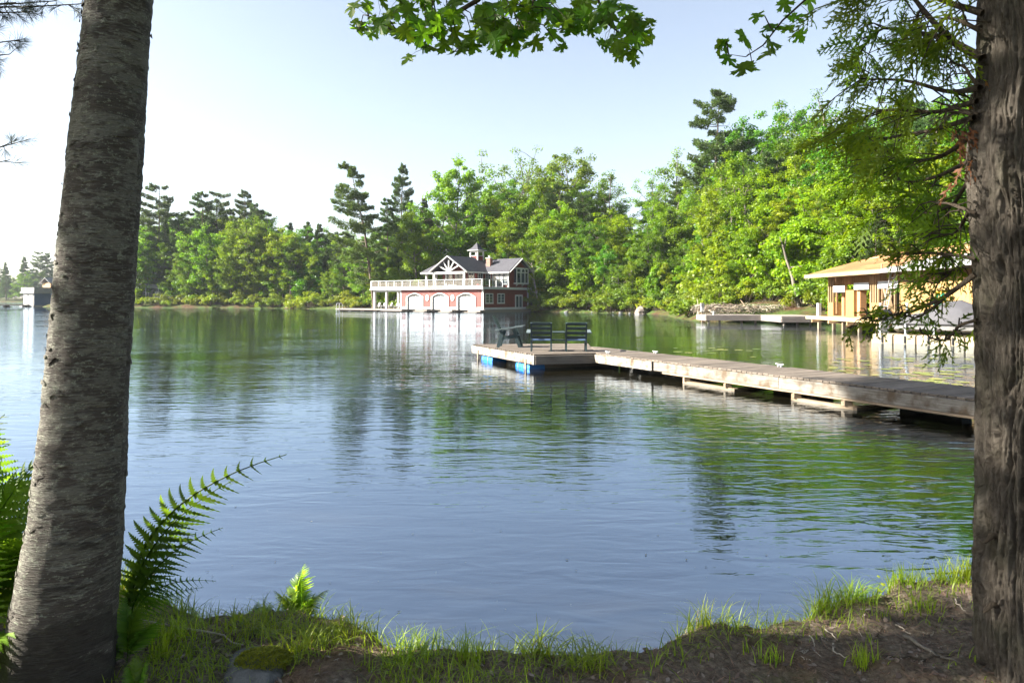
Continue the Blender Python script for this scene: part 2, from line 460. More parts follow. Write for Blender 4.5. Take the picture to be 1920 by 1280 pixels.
# ------------------------------------------------------------------ tree builders (each kind is built once or a few times, then copied)
def decid(seed, h, rad, base=.25, limbs=16, nleaf=95, leaf=.34, clump=1.15, trunk_r=None, lean=0., fill=14, profile=(.45, .9, 1., .85, .5), leafm=None, bark=None, sub=4):
    rs = np.random.RandomState(seed)
    root = bpy.data.objects.new('broadleaf_tree', None)
    r0 = trunk_r or h * .0125
    n = 9; t = np.linspace(0, 1, n)
    wob = np.cumsum(rs.normal(0, .018 * h, (n, 2)), 0) * t[:, None]
    tp = np.c_[wob[:, 0] + lean * t ** 1.4, wob[:, 1], t * h * .92 - .5 * (t == 0)]
    parts = [tube_np(tp, r0 * (1 - .82 * t) * np.where(t == 0, 1.5, 1), 8)]
    at_z = lambda f: np.array([np.interp(f, t, tp[:, k]) for k in range(3)])
    cents = []
    for k in range(limbs):
        f = base + (.88 - base) * (k + rs.rand() * .8) / limbs
        a = k * 2.4 + rs.normal(0, .4)
        fc = (f - base) / (1 - base)
        L = rad * np.interp(min(1, fc + .18), [0, .25, .5, .75, 1], profile) * rs.uniform(.55, 1.25)
        rise = L * rs.uniform(.25, .75) + .03 * h
        p0 = at_z(f); d = np.array([math.cos(a), math.sin(a), 0])
        s_ = np.linspace(0, 1, 6)
        lp = p0 + np.outer(s_, d) * L + np.outer(s_ ** 1.35, [0, 0, 1]) * rise + np.cumsum(rs.normal(0, .05 * L, (6, 3)), 0) * s_[:, None] * .6
        lr = r0 * (1 - .8 * f) * .5 * (1 - .8 * s_) + .012
        parts.append(tube_np(lp, lr, 5))
        cents.append(lp[-1]); cents.append(lp[4])
        for q in range(sub):
            b0 = lp[2 + q % 4]; dd = unit(d * rs.uniform(.1, .9) + rs.normal(0, .7, 3) + [0, 0, .25])
            e = b0 + dd * L * rs.uniform(.25, .5)
            parts.append(tube_np(np.stack([b0, (b0 + e) / 2 + [0, 0, .05 * L], e]), np.array([lr[3], lr[4], .012]), 4))
            cents.append(e)
    for q in range(fill):
        f = rs.uniform(base + .12, 1.0); fc = (f - base) / (1 - base)
        rr_ = rad * np.interp(fc, [0, .25, .5, .75, 1], profile) * math.sqrt(rs.rand()) * .75
        a = rs.rand() * 6.28; c = at_z(min(f, 1)); cents.append(c + [rr_ * math.cos(a), rr_ * math.sin(a), rs.uniform(0, .08 * h)])
    cents.append(tp[-1] + [0, 0, .03 * h]); cents.append(tp[-1])
    cents = np.array(cents)
    cl, tones = [], []
    C = []
    for c in cents:
        m = int(nleaf * rs.uniform(.5, 1.35)); R_ = clump * rs.uniform(.65, 1.3)
        g = unit(rs.normal(size=(m, 3))) * (rs.rand(m, 1) ** .45) * [R_, R_, R_ * .62]
        g[:, 2] -= .12 * (g[:, 0] ** 2 + g[:, 1] ** 2) / R_
        C.append(c + g); tones.append(np.clip(rs.normal(.5, .22, m) + rs.normal(0, .2), 0, 1)); cl.append(g)
    C = np.concatenate(C); g = np.concatenate(cl); m = len(C)
    nrm = unit(unit(g) * .5 + rs.normal(0, .55, (m, 3)) + [0, 0, .75])
    tx = unit(np.cross(nrm, rs.normal(size=(m, 3)))); sx = np.cross(nrm, tx)
    ln = leaf * rs.uniform(.6, 1.35, m)
    v, f = leaf_np(C, tx, sx, ln, ln * rs.uniform(.55, .85, m))
    tv, tf = join_np(parts)
    tr = bpy.data.objects.new('trunk', mesh_np('trunk', tv, tf, bark or BARK, smooth=True)); tr.parent = root
    cr = bpy.data.objects.new('crown', mesh_np('crown', v, f, leafm or LEAF, tone=np.concatenate(tones))); cr.parent = root
    return root

def conifer(seed, h, rad, base=.3, whorls=17, per=4, lean=0., droop=.0, up=.16, tuft=.34, dens=1., ragged=.45, conic=.4, name='white_pine', dead=.1, wid=.09, bias=0.):
    rs = np.random.RandomState(seed)
    root = bpy.data.objects.new(name, None)
    n = 10; t = np.linspace(0, 1, n); r0 = h * .0125
    wob = np.cumsum(rs.normal(0, .006 * h, (n, 2)), 0) * t[:, None]
    tp = np.c_[wob[:, 0] + lean * t ** 1.2, wob[:, 1], t * h - .5 * (t == 0)]
    parts = [tube_np(tp, r0 * (1 - .92 * t) + .015, 8)]
    at_z = lambda f: np.array([np.interp(f, t, tp[:, k]) for k in range(3)])
    C, D, T = [], [], []
    for w in range(whorls):
        f0 = base + (.985 - base) * (w / (whorls - 1)) ** .9 + (rs.normal(0, .018) if ragged > .3 else 0)
        for k in range(per):
            f = min(.99, max(base, f0 + rs.normal(0, .03 if ragged > .3 else .012))); a = k * 6.283 / per + w * 1.1 + rs.normal(0, .35)
            fc = (f - base) / (1 - base)
            prof = (1 - fc) ** conic if conic > 0 else 1
            prof = min(prof, .45 + 2.2 * fc) if ragged > .3 else prof
            if ragged > .3 and rs.rand() < .12: continue
            L = (rad * prof * rs.uniform(1 - ragged, 1.1) + .25) * (1 - bias * math.cos(a))
            p0 = at_z(f); d = np.array([math.cos(a), math.sin(a), 0.])
            s_ = np.linspace(0, 1, 6)
            zz = L * (up * s_ + .10 * s_ ** 2.2 - droop * s_ ** 1.5)
            lp = p0 + np.outer(s_, d) * L + np.outer(zz, [0, 0, 1]) + np.cumsum(rs.normal(0, .025 * L, (6, 3)), 0) * s_[:, None]
            parts.append(tube_np(lp, (.011 * L + .012) * (1 - .8 * s_) + .006, 4))
            if rs.rand() < dead * (1.6 - fc): continue
            side = np.array([-d[1], d[0], 0])
            m = max(10, int(L * 46 * dens))
            u = rs.uniform(.22, 1.02, m) ** .8
            wdt = L * .42 * np.clip(1.25 - u, .18, 1) * rs.uniform(-1, 1, m)
            c = np.stack([np.interp(u, s_, lp[:, q]) for q in range(3)], 1) + side * wdt[:, None] + np.array([0, 0, 1]) * rs.uniform(-.12, .30, m)[:, None] * (1 + .2 * L)
            dirs = d * .8 + side * np.sign(wdt)[:, None] * .55 + [0, 0, .25]
            C.append(c); D.append(dirs); T.append(np.clip(rs.normal(.5, .2, m) + rs.normal(0, .15), 0, 1))
    C = np.concatenate(C); D = np.concatenate(D); T = np.concatenate(T)
    k = 6
    C = np.repeat(C, k, 0); D = np.repeat(D, k, 0); T = np.repeat(T, k)
    m = len(C)
    dd = unit(D + rs.normal(0, .62, (m, 3)))
    sx = unit(np.cross(dd, rs.normal(size=(m, 3))))
    ln = tuft * rs.uniform(.6, 1.3, m)
    v, f = leaf_np(C + dd * (ln * .4)[:, None], dd, sx, ln, np.full(m, wid) * rs.uniform(.7, 1.5, m))
    tv, tf = join_np(parts)
    tr = bpy.data.objects.new('trunk', mesh_np('trunk', tv, tf, PINEBARK, smooth=True)); tr.parent = root
    cr = bpy.data.objects.new('crown', mesh_np('crown', v, f, NEEDLE, tone=T)); cr.parent = root
    return root

def shrub(seed, h, rad, n=16, nleaf=70, leaf=.2):
    rs = np.random.RandomState(seed)
    root = bpy.data.objects.new('shrub', None)
    parts, C, G, T = [], [], [], []
    for k in range(n):
        a = rs.rand() * 6.28; r = rad * math.sqrt(rs.rand()); zz = h * rs.uniform(.3, 1) * (1 - .35 * r / rad)
        e = np.array([r * math.cos(a), r * math.sin(a), zz])
        parts.append(tube_np(np.stack([[e[0] * .2, e[1] * .2, -.25], e * [.6, .6, .6], e]), np.array([.03, .02, .008]), 4))
        m = int(nleaf * rs.uniform(.6, 1.3)); R_ = rad * rs.uniform(.22, .42)
        g = unit(rs.normal(size=(m, 3))) * (rs.rand(m, 1) ** .5) * [R_, R_, R_ * .7]
        C.append(e + g); G.append(g); T.append(np.clip(rs.normal(.5, .25, m) + rs.normal(0, .2), 0, 1))
    C = np.concatenate(C); g = np.concatenate(G); m = len(C)
    nrm = unit(unit(g) * .5 + rs.normal(0, .55, (m, 3)) + [0, 0, .7]); tx = unit(np.cross(nrm, rs.normal(size=(m, 3))))
    ln = leaf * rs.uniform(.6, 1.4, m)
    v, f = leaf_np(C, tx, np.cross(nrm, tx), ln, ln * rs.uniform(.4, .8, m))
    tv, tf = join_np(parts)
    a = bpy.data.objects.new('stem', mesh_np('stem', tv, tf, TWIG)); a.parent = root
    b = bpy.data.objects.new('foliage', mesh_np('foliage', v, f, UNDER, tone=np.concatenate(T))); b.parent = root
    return root
rnd = random.Random(5)
def plant(proto, name, x, y, scale, rz, label, cat, group, tint=(1, 1, 1), z=None, sz=1.):
    c = proto.copy(); c.name = name; col.objects.link(c); c.parent = None
    c.location = (x, y, (gz(x, y) if z is None else z) - .05); c.rotation_euler = (0, 0, rz); c.scale = (scale, scale, scale * sz)
    tag(c, label, cat, group)
    for ch in proto.children:
        d = ch.copy(); d.color = (*tint, 1); col.objects.link(d); d.parent = c; d.name = ch.name.split('.')[0]
    return c

# prototypes, 16 to 24 m tall
MAPLES = [decid(11, 18, 4.8, .16, 22, 118, .265, .88, sub=6), decid(12, 20, 5.4, .12, 24, 118, .265, .9, sub=6), decid(13, 17, 4.6, .06, 24, 118, .265, .86, sub=6, profile=(.8, 1, .9, .65, .35)), decid(14, 19, 5.4, .2, 22, 118, .265, .9, sub=6, profile=(.4, .8, 1, 1, .65))]
BUSHY = [decid(15, 7, 2.9, .02, 18, 90, .28, .8, profile=(.9, 1, .9, .7, .4), fill=16), decid(16, 8, 2.5, .03, 18, 90, .28, .75, profile=(.7, 1, .9, .6, .3), fill=14)]
SLIM = [decid(21, 19, 3.0, .32, 14, 70, .24, .95, fill=7), decid(22, 21, 3.2, .42, 13, 60, .24, .95, fill=5, profile=(.3, .7, .9, 1, .7))]
OPEN = [decid(31, 20, 5.4, .4, 14, 60, .25, .95, fill=5, sub=5, profile=(.35, .7, 1, 1, .8)), decid(32, 17, 3.4, .45, 11, 36, .22, .8, fill=3, sub=4)]
ASPEN = [decid(33, 16, 2.7, .48, 12, 70, .32, .95, fill=5, trunk_r=.17, bark=PALEBARK), decid(34, 14, 2.4, .42, 12, 70, .32, .9, fill=5, trunk_r=.15, lean=1.6, bark=PALEBARK)]
PINES = [conifer(41, 25, 5.6, .24, 18, 5), conifer(42, 23, 5.4, .34, 15, 5, ragged=.55), conifer(43, 26, 6.0, .16, 19, 5, conic=.6, ragged=.4), conifer(44, 24, 5.4, .46, 11, 5, dead=.15, ragged=.65, conic=.25), conifer(45, 25, 5.4, .22, 17, 5, lean=-3.2, bias=.42, ragged=.5, up=.05, conic=.35)]
SPRUCE = [conifer(51, 20, 3.4, .08, 26, 6, up=-.02, droop=.18, ragged=.2, conic=.85, tuft=.30, name='hemlock_tree', dead=.03), conifer(52, 18, 3.0, .12, 22, 6, up=.1, droop=.1, ragged=.25, conic=.8, tuft=.30, name='hemlock_tree', dead=.05)]
SHRUBS = [shrub(61, 1.6, 1.3), shrub(62, 1.2, 1.5), shrub(63, 2.4, 1.4, 20)]
PROTO_H = {}
for L_, hs in ((MAPLES, (18, 20, 17, 19)), (BUSHY, (7, 8)), (ASPEN, (16, 14)), (SLIM, (19, 21)), (OPEN, (20, 17)), (PINES, (25, 23, 26, 24, 25)), (SPRUCE, (20, 18)), (SHRUBS, (1.6, 1.2, 2.4))):
    for p_, h_ in zip(L_, hs): PROTO_H[p_] = h_

TINT = {}
def where(px):
    for lim, w in ((250, 'behind the birch'), (345, 'by the dark cottage'), (430, 'under the two slim pines'), (520, 'by the fullest pine'), (600, 'by the see through aspens'), (668, 'before the leaning pine'), (735, 'by the leaning pine'), (800, 'behind the open deck'), (880, 'behind the gable roof'), (950, 'behind the chimney'),
            (1020, 'behind the dark gable end'), (1100, 'right of the red boathouse'), (1180, 'left of the pointed boulder'), (1240, 'above the pointed boulder'), (1310, 'left of the dock post'), (1400, 'above the stepped dock'), (1480, 'by the leaning pale trunk'), (1560, 'left of the timber roof'), (1660, 'behind the timber roof'), (1760, 'behind the cedar sprays')):
        if px < lim: return w
    return 'behind the cedar trunk'
def tint_word(t): return {G_LIME: 'lime green', G_MID: 'mid green', G_DEEP: 'deep green', G_COOL: 'blue green', G_GOLD: 'golden green'}.get(t, 'dull green')
def tree_px(proto, name, px, top, Y, label, cat='tree', group=None, tint=(1, 1, 1), rz=None, wide=1.):
    """a tree at depth Y whose top reaches row `top` of the photograph; its real height follows from that"""
    x = (px - 960) / FPX * Y; g = gz(x, Y)
    h = CAM_H + (HORIZON - top) / FPX * Y - g
    s = h / (PROTO_H[proto] * (1.0 if proto in PINES + SPRUCE else .985))
    return plant(proto, name, x, Y, s * wide, rnd.uniform(0, 6.28) if rz is None else rz, label, cat, group, tint, sz=1 / wide)
G_LIME, G_MID, G_DEEP, G_COOL, G_GOLD = (1.32, 1.25, .85), (1.08, 1.10, .9), (.72, .84, .85), (.66, .88, 1.2), (1.5, 1.28, .8)

# ------------------------------------------------------------------ forest on the hillside right of the boathouse
FG = 'trees crowding the hillside behind the boathouse'
# the trees one can tell apart, from left to right
tree_px(PINES[4], 'white_pine', 703, 313, 119, 'ragged white pine leaning left over the boathouse porch', 'tree', None, (1.15, 1.1, .8), rz=0)
tree_px(PINES[2], 'white_pine', 752, 309, 128, 'straight tapering pine between leaning pine and leafy maple', 'tree', None, (.8, .95, 1.0), rz=.4, wide=.78)
tree_px(MAPLES[0], 'maple_tree', 846, 288, 122, 'tall pointed maple rising above the boathouse gable roof', 'tree', None, G_MID, rz=1.1, wide=.85)
tree_px(MAPLES[2], 'maple_tree', 780, 395, 119, 'mid green maple behind the boathouse deck railing', 'tree', None, G_MID)
tree_px(OPEN[0], 'oak_tree', 985, 292, 126, 'broad open crowned oak with visible dark limbs behind the boathouse', 'tree', None, (.95, 1.0, .85), rz=.5)
tree_px(MAPLES[3], 'maple_tree', 1062, 290, 128, 'rounded maple at the crest, right beside the broad oak', 'tree', None, (.95, 1.0, .8), rz=2.2)
tree_px(OPEN[1], 'oak_tree', 1135, 318, 122, 'grey green oak with twiggy top right of the crest maples', 'tree', None, G_COOL, rz=4.)
tree_px(MAPLES[1], 'maple_tree', 1045, 380, 113, 'bright lime maple beside the dark gabled end of the boathouse', 'tree', None, G_LIME, rz=.2)
tree_px(SLIM[1], 'ash_tree', 1213, 314, 112, 'slim tree with a separate round tuft against the sky', 'tree', None, G_MID, rz=.3)
tree_px(SLIM[0], 'ash_tree', 1262, 268, 110, 'tall slim tree left of the tallest hilltop pine', 'tree', None, G_MID, rz=1.6)
tree_px(PINES[1], 'white_pine', 1345, 177, 100, 'tallest pine on the hill with bare sunlit trunk', 'tree', None, (.95, 1.05, .95), rz=2.)
tree_px(MAPLES[1], 'oak_tree', 1395, 205, 102, 'dark oak pressed against the tallest hilltop pine', 'tree', None, G_COOL, rz=2.)
tree_px(MAPLES[3], 'oak_tree', 1490, 205, 98, 'dark blue green oak on the crest beside the notch', 'tree', None, G_COOL, rz=.9)
tree_px(OPEN[1], 'poplar_tree', 1562, 165, 92, 'open poplar standing above the crest near the maple twig', 'tree', None, G_COOL, rz=2.7)
tree_px(MAPLES[2], 'maple_tree', 1475, 300, 80, 'yellow green maple glowing in the sun above the grey dock', 'tree', None, G_GOLD, rz=1.)
tree_px(SLIM[0], 'ash_tree', 1495, 390, 68, 'pale leaning trunk tree at the end of the grey dock', 'tree', None, G_GOLD, rz=2.8)
tree_px(MAPLES[0], 'maple_tree', 1380, 330, 86, 'sunlit maple halfway up the slope below the tallest pine', 'tree', None, G_LIME, rz=3.)
tree_px(MAPLES[3], 'maple_tree', 1640, 230, 74, 'lime green maple behind the half built boathouse', 'tree', None, G_LIME, rz=3.)
tree_px(PINES[2], 'white_pine', 727, 372, 125, 'shadowy pine between the leaning pine and the straight one', 'tree', None, (.8, .9, .8), wide=.9)
tree_px(PINES[0], 'white_pine', 645, 436, 139, 'pine in the gap left of the leaning pine', 'tree', None, (.9, 1., .9))
tree_px(SPRUCE[0], 'hemlock_tree', 800, 372, 128, 'dark hemlock between the straight pine and the pointed maple', 'tree', None, (.8, .9, .85))
# the mass between and behind them
slots = []
rs = np.random.RandomState(77)
def crest(px): return np.interp(px, [600, 700, 760, 850, 900, 1000, 1100, 1180, 1220, 1260, 1320, 1400, 1500, 1600, 1700, 1900, 2100], [470, 415, 385, 350, 350, 310, 320, 400, 360, 330, 270, 240, 230, 215, 150, 120, 130])
def shore_y(px): return np.interp(px, [600, 700, 780, 900, 1000, 1200, 1300, 1330, 1400, 1540, 1560, 1700, 1900], [128, 121, 119, 114, 108, 93, 88, 72, 66, 60, 56, 44, 40])
count = 0
for row, (off, f0, n) in enumerate(((2.5, .50, 30), (7, .28, 30), (13, .12, 28), (21, .03, 26), (32, .0, 22))):
    for k in range(n):
        px = 660 + (1960 - 660) * (k + rs.uniform(.05, .95)) / n
        Y = shore_y(px) + off * rs.uniform(.8, 1.25)
        if 745 < px < 1000 and row == 0: Y += 6
        top = crest(px) + f0 * (545 - crest(px)) + rs.uniform(0, .14) * (545 - crest(px))
        x = (px - 960) / FPX * Y
        if lake_sd(np.array([[x, Y]]))[0] < 1.2: continue
        if 20 < x < 33 and 29 < Y < 51: continue                       # the new building stands there
        r = rs.rand()
        if row < 2 and rs.rand() < .28: pr, nm, lb = ASPEN[rs.randint(2)], 'aspen_tree', ''
        elif r < .60: pr, nm, lb = MAPLES[rs.randint(4)], 'maple_tree', ''
        elif r < .78: pr, nm, lb = SLIM[rs.randint(2)], 'ash_tree', 'slim young ash among the hillside maples'
        elif r < .86: pr, nm, lb = PINES[rs.randint(4)], 'white_pine', 'white pine half hidden among hillside leaf trees'
        else: pr, nm, lb = SPRUCE[rs.randint(2)], 'hemlock_tree', 'dark hemlock in the shaded hillside forest'
        tint = (G_LIME, G_MID, G_MID, G_DEEP, G_COOL, G_GOLD)[rs.randint(6)] if row < 3 else (G_MID, G_DEEP, G_COOL)[rs.randint(3)]
        if pr in SPRUCE + PINES: tint = (.85, .9, .9)
        lb = '%s %s %s, %s' % (tint_word(tint), {'maple_tree': 'maple', 'aspen_tree': 'pale trunked aspen', 'ash_tree': 'slim ash', 'white_pine': 'white pine', 'hemlock_tree': 'hemlock'}[nm], ('at the shore', 'low on the slope', 'halfway up the slope', 'high on the slope', 'on the crest')[row], where(px))
        tree_px(pr, nm, px, top, Y, lb, 'tree', FG, tint, wide=rs.uniform(.95, 1.3) if pr in MAPLES else 1.)
        count += 1
for k in range(64):
    px = 735 + (1900 - 735) * (k + rs.rand()) / 64; Y = shore_y(px) + rs.uniform(.5, 9)
    if 745 < px < 1000: Y += 4
    x = (px - 960) / FPX * Y
    if lake_sd(np.array([[x, Y]]))[0] < 1. or (20 < x < 33 and 29 < Y < 51) or (15 < x < 24 and 56 < Y < 64): continue
    tn = (G_LIME, G_MID, G_MID, G_DEEP, G_GOLD)[rs.randint(5)]; plant(BUSHY[rs.randint(2)], 'young_maple', x, Y, rs.uniform(.6, 1.25), rs.rand() * 6.28, 'low bushy %s maple under the trees, %s' % (tint_word(tn), where(px)), 'tree', 'young maples under the hillside trees', tn)
# undergrowth along the water's edge
SG = 'shrubs along the water edge'
for k in range(150):
    px = 640 + (1580 - 640) * (k + rs.rand()) / 150
    Y = shore_y(px) + rs.uniform(-5, 4)
    x = (px - 960) / FPX * Y
    sd_ = lake_sd(np.array([[x, Y]]))[0]
    if sd_ < .3 or (15 < x < 25 and 56 < Y < 63): continue
    pr = SHRUBS[rs.randint(3)]; tn = (G_LIME, G_MID, G_DEEP, G_MID, G_GOLD)[rs.randint(5)]
    plant(pr, 'shrub', x, Y, rs.uniform(.8, 1.7), rs.rand() * 6.28, '%s shrub at the water edge, %s' % (tint_word(tn), where(px)), 'shrub', SG, tn)

edge = np.array([(16.2, 59), (16.5, 70), (18.5, 84), (17, 91), (10, 98), (3.6, 104.5)], float)
for k in range(46):
    t = (k + rs.rand()) / 46 * 5; i = int(t); p = edge[i] + (edge[i + 1] - edge[i]) * (t - i); d = edge[i + 1] - edge[i]; nrm_ = np.array([d[1], -d[0]]) / np.hypot(*d)
    p = p + nrm_ * rs.uniform(.9, 3.2); px = 960 + p[0] / p[1] * FPX
    if lake_sd(p[None])[0] < .3 or p[1] < 64: continue
    tn = (G_MID, G_DEEP, G_LIME, G_DEEP)[rs.randint(4)]; plant(SHRUBS[rs.randint(3)], 'shrub', p[0], p[1], rs.uniform(.8, 1.5), rs.rand() * 6.28, '%s shrub hanging over the bank, %s' % (tint_word(tn), where(px)), 'shrub', SG, tn)

# ------------------------------------------------------------------ wooded point on the left, with tall pines
LG = 'trees on the wooded point left of the boathouse'
for px, top, pr, Y, lab, w in ((297, 352, PINES[3], 160, 'flat topped pine nearest the birch trunk, bare below', 1.), (335, 405, PINES[1], 158, 'shorter dense pine between the flat topped pine and its taller neighbours', .9),
        (377, 362, PINES[0], 166, 'pine with a narrow top and layered boughs on the wooded point', .8), (408, 364, PINES[3], 170, 'pine squeezed between two others on the wooded point', 1.),
        (458, 358, PINES[2], 164, 'widest and fullest pine on the wooded point', 1.), (478, 385, PINES[1], 160, 'brownish pine in front of the fullest one', .8)):
    tree_px(pr, 'white_pine', px, top, Y, lab, 'tree', None, (.95, 1.0, 1.0), wide=w)
for px, top, pr, lab in ((275, 395, PINES[2], 'pine half behind the birch trunk on the left point'), (352, 398, PINES[0], 'lower pine in front of the narrow topped one'), (430, 392, PINES[2], 'pine filling the gap left of the fullest pine'), (500, 400, PINES[0], 'pine falling away right of the fullest pine'),
        (545, 418, SPRUCE[0], 'pointed conifer between the two aspens'), (620, 436, PINES[2], 'small pine at the right end of the left point')):
    tree_px(pr, 'white_pine', px, top, 172 - abs(px - 420) * .06, lab, 'tree', None, (.95, 1., .95), wide=.95)
for px, top in ((520, 390), (592, 424)):
    tree_px(OPEN[1], 'aspen_tree', px, top, 163, 'thin aspen with a see through top, ' + ('beside the fullest pine' if px < 550 else 'nearer the gap before the leaning pine'), 'tree', None, (1., 1.1, 1.1))
for k in range(60):
    px = 205 + (660 - 205) * (k + rs.rand()) / 60
    back = rs.rand()
    Y = np.interp(px, [200, 250, 470, 640], [166, 152, 144, 130]) + 3 + 26 * back
    top = np.interp(px, [200, 300, 450, 560, 640], [415, 402, 388, 405, 430]) + (1 - back) * 85 * rs.uniform(.2, 1)
    r = rs.rand()
    if r < .62: pr, nm, lb = MAPLES[rs.randint(4)], 'maple_tree', 'green maple in the wood on the left point'
    elif r < .82: pr, nm, lb = SPRUCE[rs.randint(2)], 'hemlock_tree', 'hemlock in the wood on the left point'
    else: pr, nm, lb = PINES[rs.randint(3)], 'white_pine', 'lower pine in the wood on the left point'
    tn = (G_LIME, G_MID, G_MID, G_DEEP, G_COOL)[rs.randint(5)] if pr in MAPLES else (.9, 1, .95)
    tree_px(pr, nm, px, top, Y, '%s %s %s the left point, %s' % (tint_word(tn), {'maple_tree': 'maple', 'white_pine': 'lower pine', 'hemlock_tree': 'hemlock'}[nm], 'at the front of' if back < .35 else ('in the middle of' if back < .7 else 'at the back of'), where(px)), 'tree', LG, tn)
for k in range(40):
    px = 205 + (690 - 205) * (k + rs.rand()) / 40; Y = np.interp(px, [200, 250, 470, 640, 720], [166, 154, 146, 133, 125]) + rs.uniform(1, 22)
    x = (px - 960) / FPX * Y
    if lake_sd(np.array([[x, Y]]))[0] < 1.: continue
    tn = (G_LIME, G_MID, G_DEEP, G_COOL)[rs.randint(4)]; plant(BUSHY[rs.randint(2)], 'young_maple', x, Y, rs.uniform(.7, 1.35), rs.rand() * 6.28, 'low bushy %s tree on the left point, %s' % (tint_word(tn), where(px)), 'tree', 'young trees on the left point', tn)
for k in range(46):
    px = 210 + (720 - 210) * (k + rs.rand()) / 46
    Y = np.interp(px, [200, 250, 470, 640, 720], [164, 151.5, 143, 130, 122]) + rs.uniform(.5, 4)
    x = (px - 960) / FPX * Y
    if lake_sd(np.array([[x, Y]]))[0] < .3: continue
    tn = (G_LIME, G_MID, G_GOLD)[rs.randint(3)]; plant(SHRUBS[rs.randint(3)], 'shrub', x, Y, rs.uniform(.8, 1.7), rs.rand() * 6.28, '%s shrub at the foot of the left point, %s' % (tint_word(tn), where(px)), 'shrub', 'shrubs at the foot of the left point', tn)

# ------------------------------------------------------------------ far shore at the left edge
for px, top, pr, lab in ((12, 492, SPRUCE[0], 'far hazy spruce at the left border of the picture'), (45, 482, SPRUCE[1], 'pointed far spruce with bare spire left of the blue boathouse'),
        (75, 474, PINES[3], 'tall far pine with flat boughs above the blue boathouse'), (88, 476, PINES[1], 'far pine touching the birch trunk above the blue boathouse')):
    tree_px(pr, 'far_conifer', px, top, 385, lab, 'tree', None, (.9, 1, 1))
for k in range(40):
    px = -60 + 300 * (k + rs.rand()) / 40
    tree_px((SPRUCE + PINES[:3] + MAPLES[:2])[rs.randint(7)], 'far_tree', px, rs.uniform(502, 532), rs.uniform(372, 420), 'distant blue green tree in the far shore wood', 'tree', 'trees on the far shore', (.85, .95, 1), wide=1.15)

# ------------------------------------------------------------------ helpers for buildings (local x along the front, y into the building)
def lap_wall(mb, a, b, z0, z1, step=.19, proud=.022):
    """lapped boards on the vertical plane from a to b; the outside is on the right of a->b"""
    a = Vector((a[0], a[1], 0)); b = Vector((b[0], b[1], 0)); d = (b - a).normalized(); n = Vector((d.y, -d.x, 0))
    z = z0
    while z < z1 - .01:
        zt = min(z + step, z1)
        p = [a + n * proud + Vector((0, 0, z)), b + n * proud + Vector((0, 0, z)), b + Vector((0, 0, zt)), a + Vector((0, 0, zt))]
        mb.quad(*p)
        mb.quad(a + Vector((0, 0, z)), b + Vector((0, 0, z)), p[1], p[0])
        z = zt
    return mb
def window(parent, o, ux, n, w, h, cols=2, rows=2, fr=.09, name='window', double=True, arch=0., framem=None):
    """a framed window with a pane, standing on the plane through o spanned by ux and z, n pointing out"""
    o = Vector(o); ux = Vector(ux); n = Vector(n); uz = Vector((0, 0, 1))
    q = lambda x, z, d: o + ux * x + uz * z + n * d
    mb = MB()
    def bar(x0, x1, z0, z1, d0, d1):
        mb.slab([q(x0, z0, d0), q(x1, z0, d0), q(x1, z1, d0), q(x0, z1, d0)], n * (d1 - d0))
    bar(0, fr, 0, h, -.02, .07); bar(w - fr, w, 0, h, -.02, .07); bar(fr, w - fr, h - fr, h, -.02, .068); bar(fr - .03 - fr, w + .03, -.07, fr, -.02, .09)
    for k in range(1, cols):
        x = w * k / cols; t = fr * (.55 if double and k * 2 == cols else .2); bar(x - t, x + t, fr, h - fr, -.01, .05)
    for k in range(1, rows):
        zz = fr + (h - 2 * fr) * k / rows; bar(fr, w - fr, zz - .018, zz + .018, -.008, .04)
    f = mb.build(name, framem or WHITE, parent)
    m2 = MB(); m2.slab([q(fr * .8, fr * .8, -.01), q(w - fr * .8, fr * .8, -.01), q(w - fr * .8, h - fr * .8, -.01), q(fr * .8, h - fr * .8, -.01)], n * .03)
    m2.build('pane', GLASS, f)
    return f

# ------------------------------------------------------------------ the red boathouse
TH = R(-35)
bh = empty('boathouse', (-4.2, 98, 0), TH, 'red two storey boathouse with white trim and three arched boat doors', 'boathouse')
FX, FZ0, FZ1 = -16.2, .42, 3.38
doors = [(-15.0, -11.4), (-9.83, -6.31), (-4.82, -1.23)]
fr_ = .26
mb = MB()
xs = [FX] + [v for d in doors for v in (d[0] + fr_, d[1] - fr_)] + [0]
for k in range(0, len(xs), 2): lap_wall(mb, (xs[k], 0), (xs[k + 1], 0), FZ0, 2.9)
lap_wall(mb, (FX, 0), (0, 0), 2.9, FZ1)
lap_wall(mb, (0, 0), (0, 11.6), FZ0, FZ1)
lap_wall(mb, (0, 11.6), (FX, 11.6), FZ0, FZ1); lap_wall(mb, (FX, 11.6), (FX, 0), FZ0, FZ1)
def arch_z(u): return 2.28 + .5 * math.sqrt(max(0, 1 - (2 * u - 1) ** 2)) if True else 0
for d0, d1 in doors:                                            # wall between the arches and the band above
    a, b = d0 + fr_, d1 - fr_
    for k in range(12):
        u0, u1 = k / 12, (k + 1) / 12
        mb.quad((a + (b - a) * u0, -.004, arch_z(u0)), (a + (b - a) * u1, -.004, arch_z(u1)), (a + (b - a) * u1, -.004, 2.9), (a + (b - a) * u0, -.004, 2.9))
wall = mb.build('wall', RED, bh)
mb = MB()                                                        # white trim: corner boards, skirting
for x, y in ((0, 0), (FX, 0), (0, 11.6)):
    MB().box(x - .14, x + .14, y - .05 if y == 0 else y - .14, y + .14 if y == 0 else y + .05, FZ0, FZ1).build('corner_board', WHITE, bh)
segs = [FX + .15] + [v for d in doors for v in (d[0], d[1])] + [-.15]
for k in range(0, len(segs), 2): MB().box(segs[k], segs[k + 1], -.055, -.02, FZ0, FZ0 + .34).build('skirting', WHITE, bh)
MB().box(.02, .055, .15, 11.45, FZ0, FZ0 + .30).build('skirting', WHITE, bh)
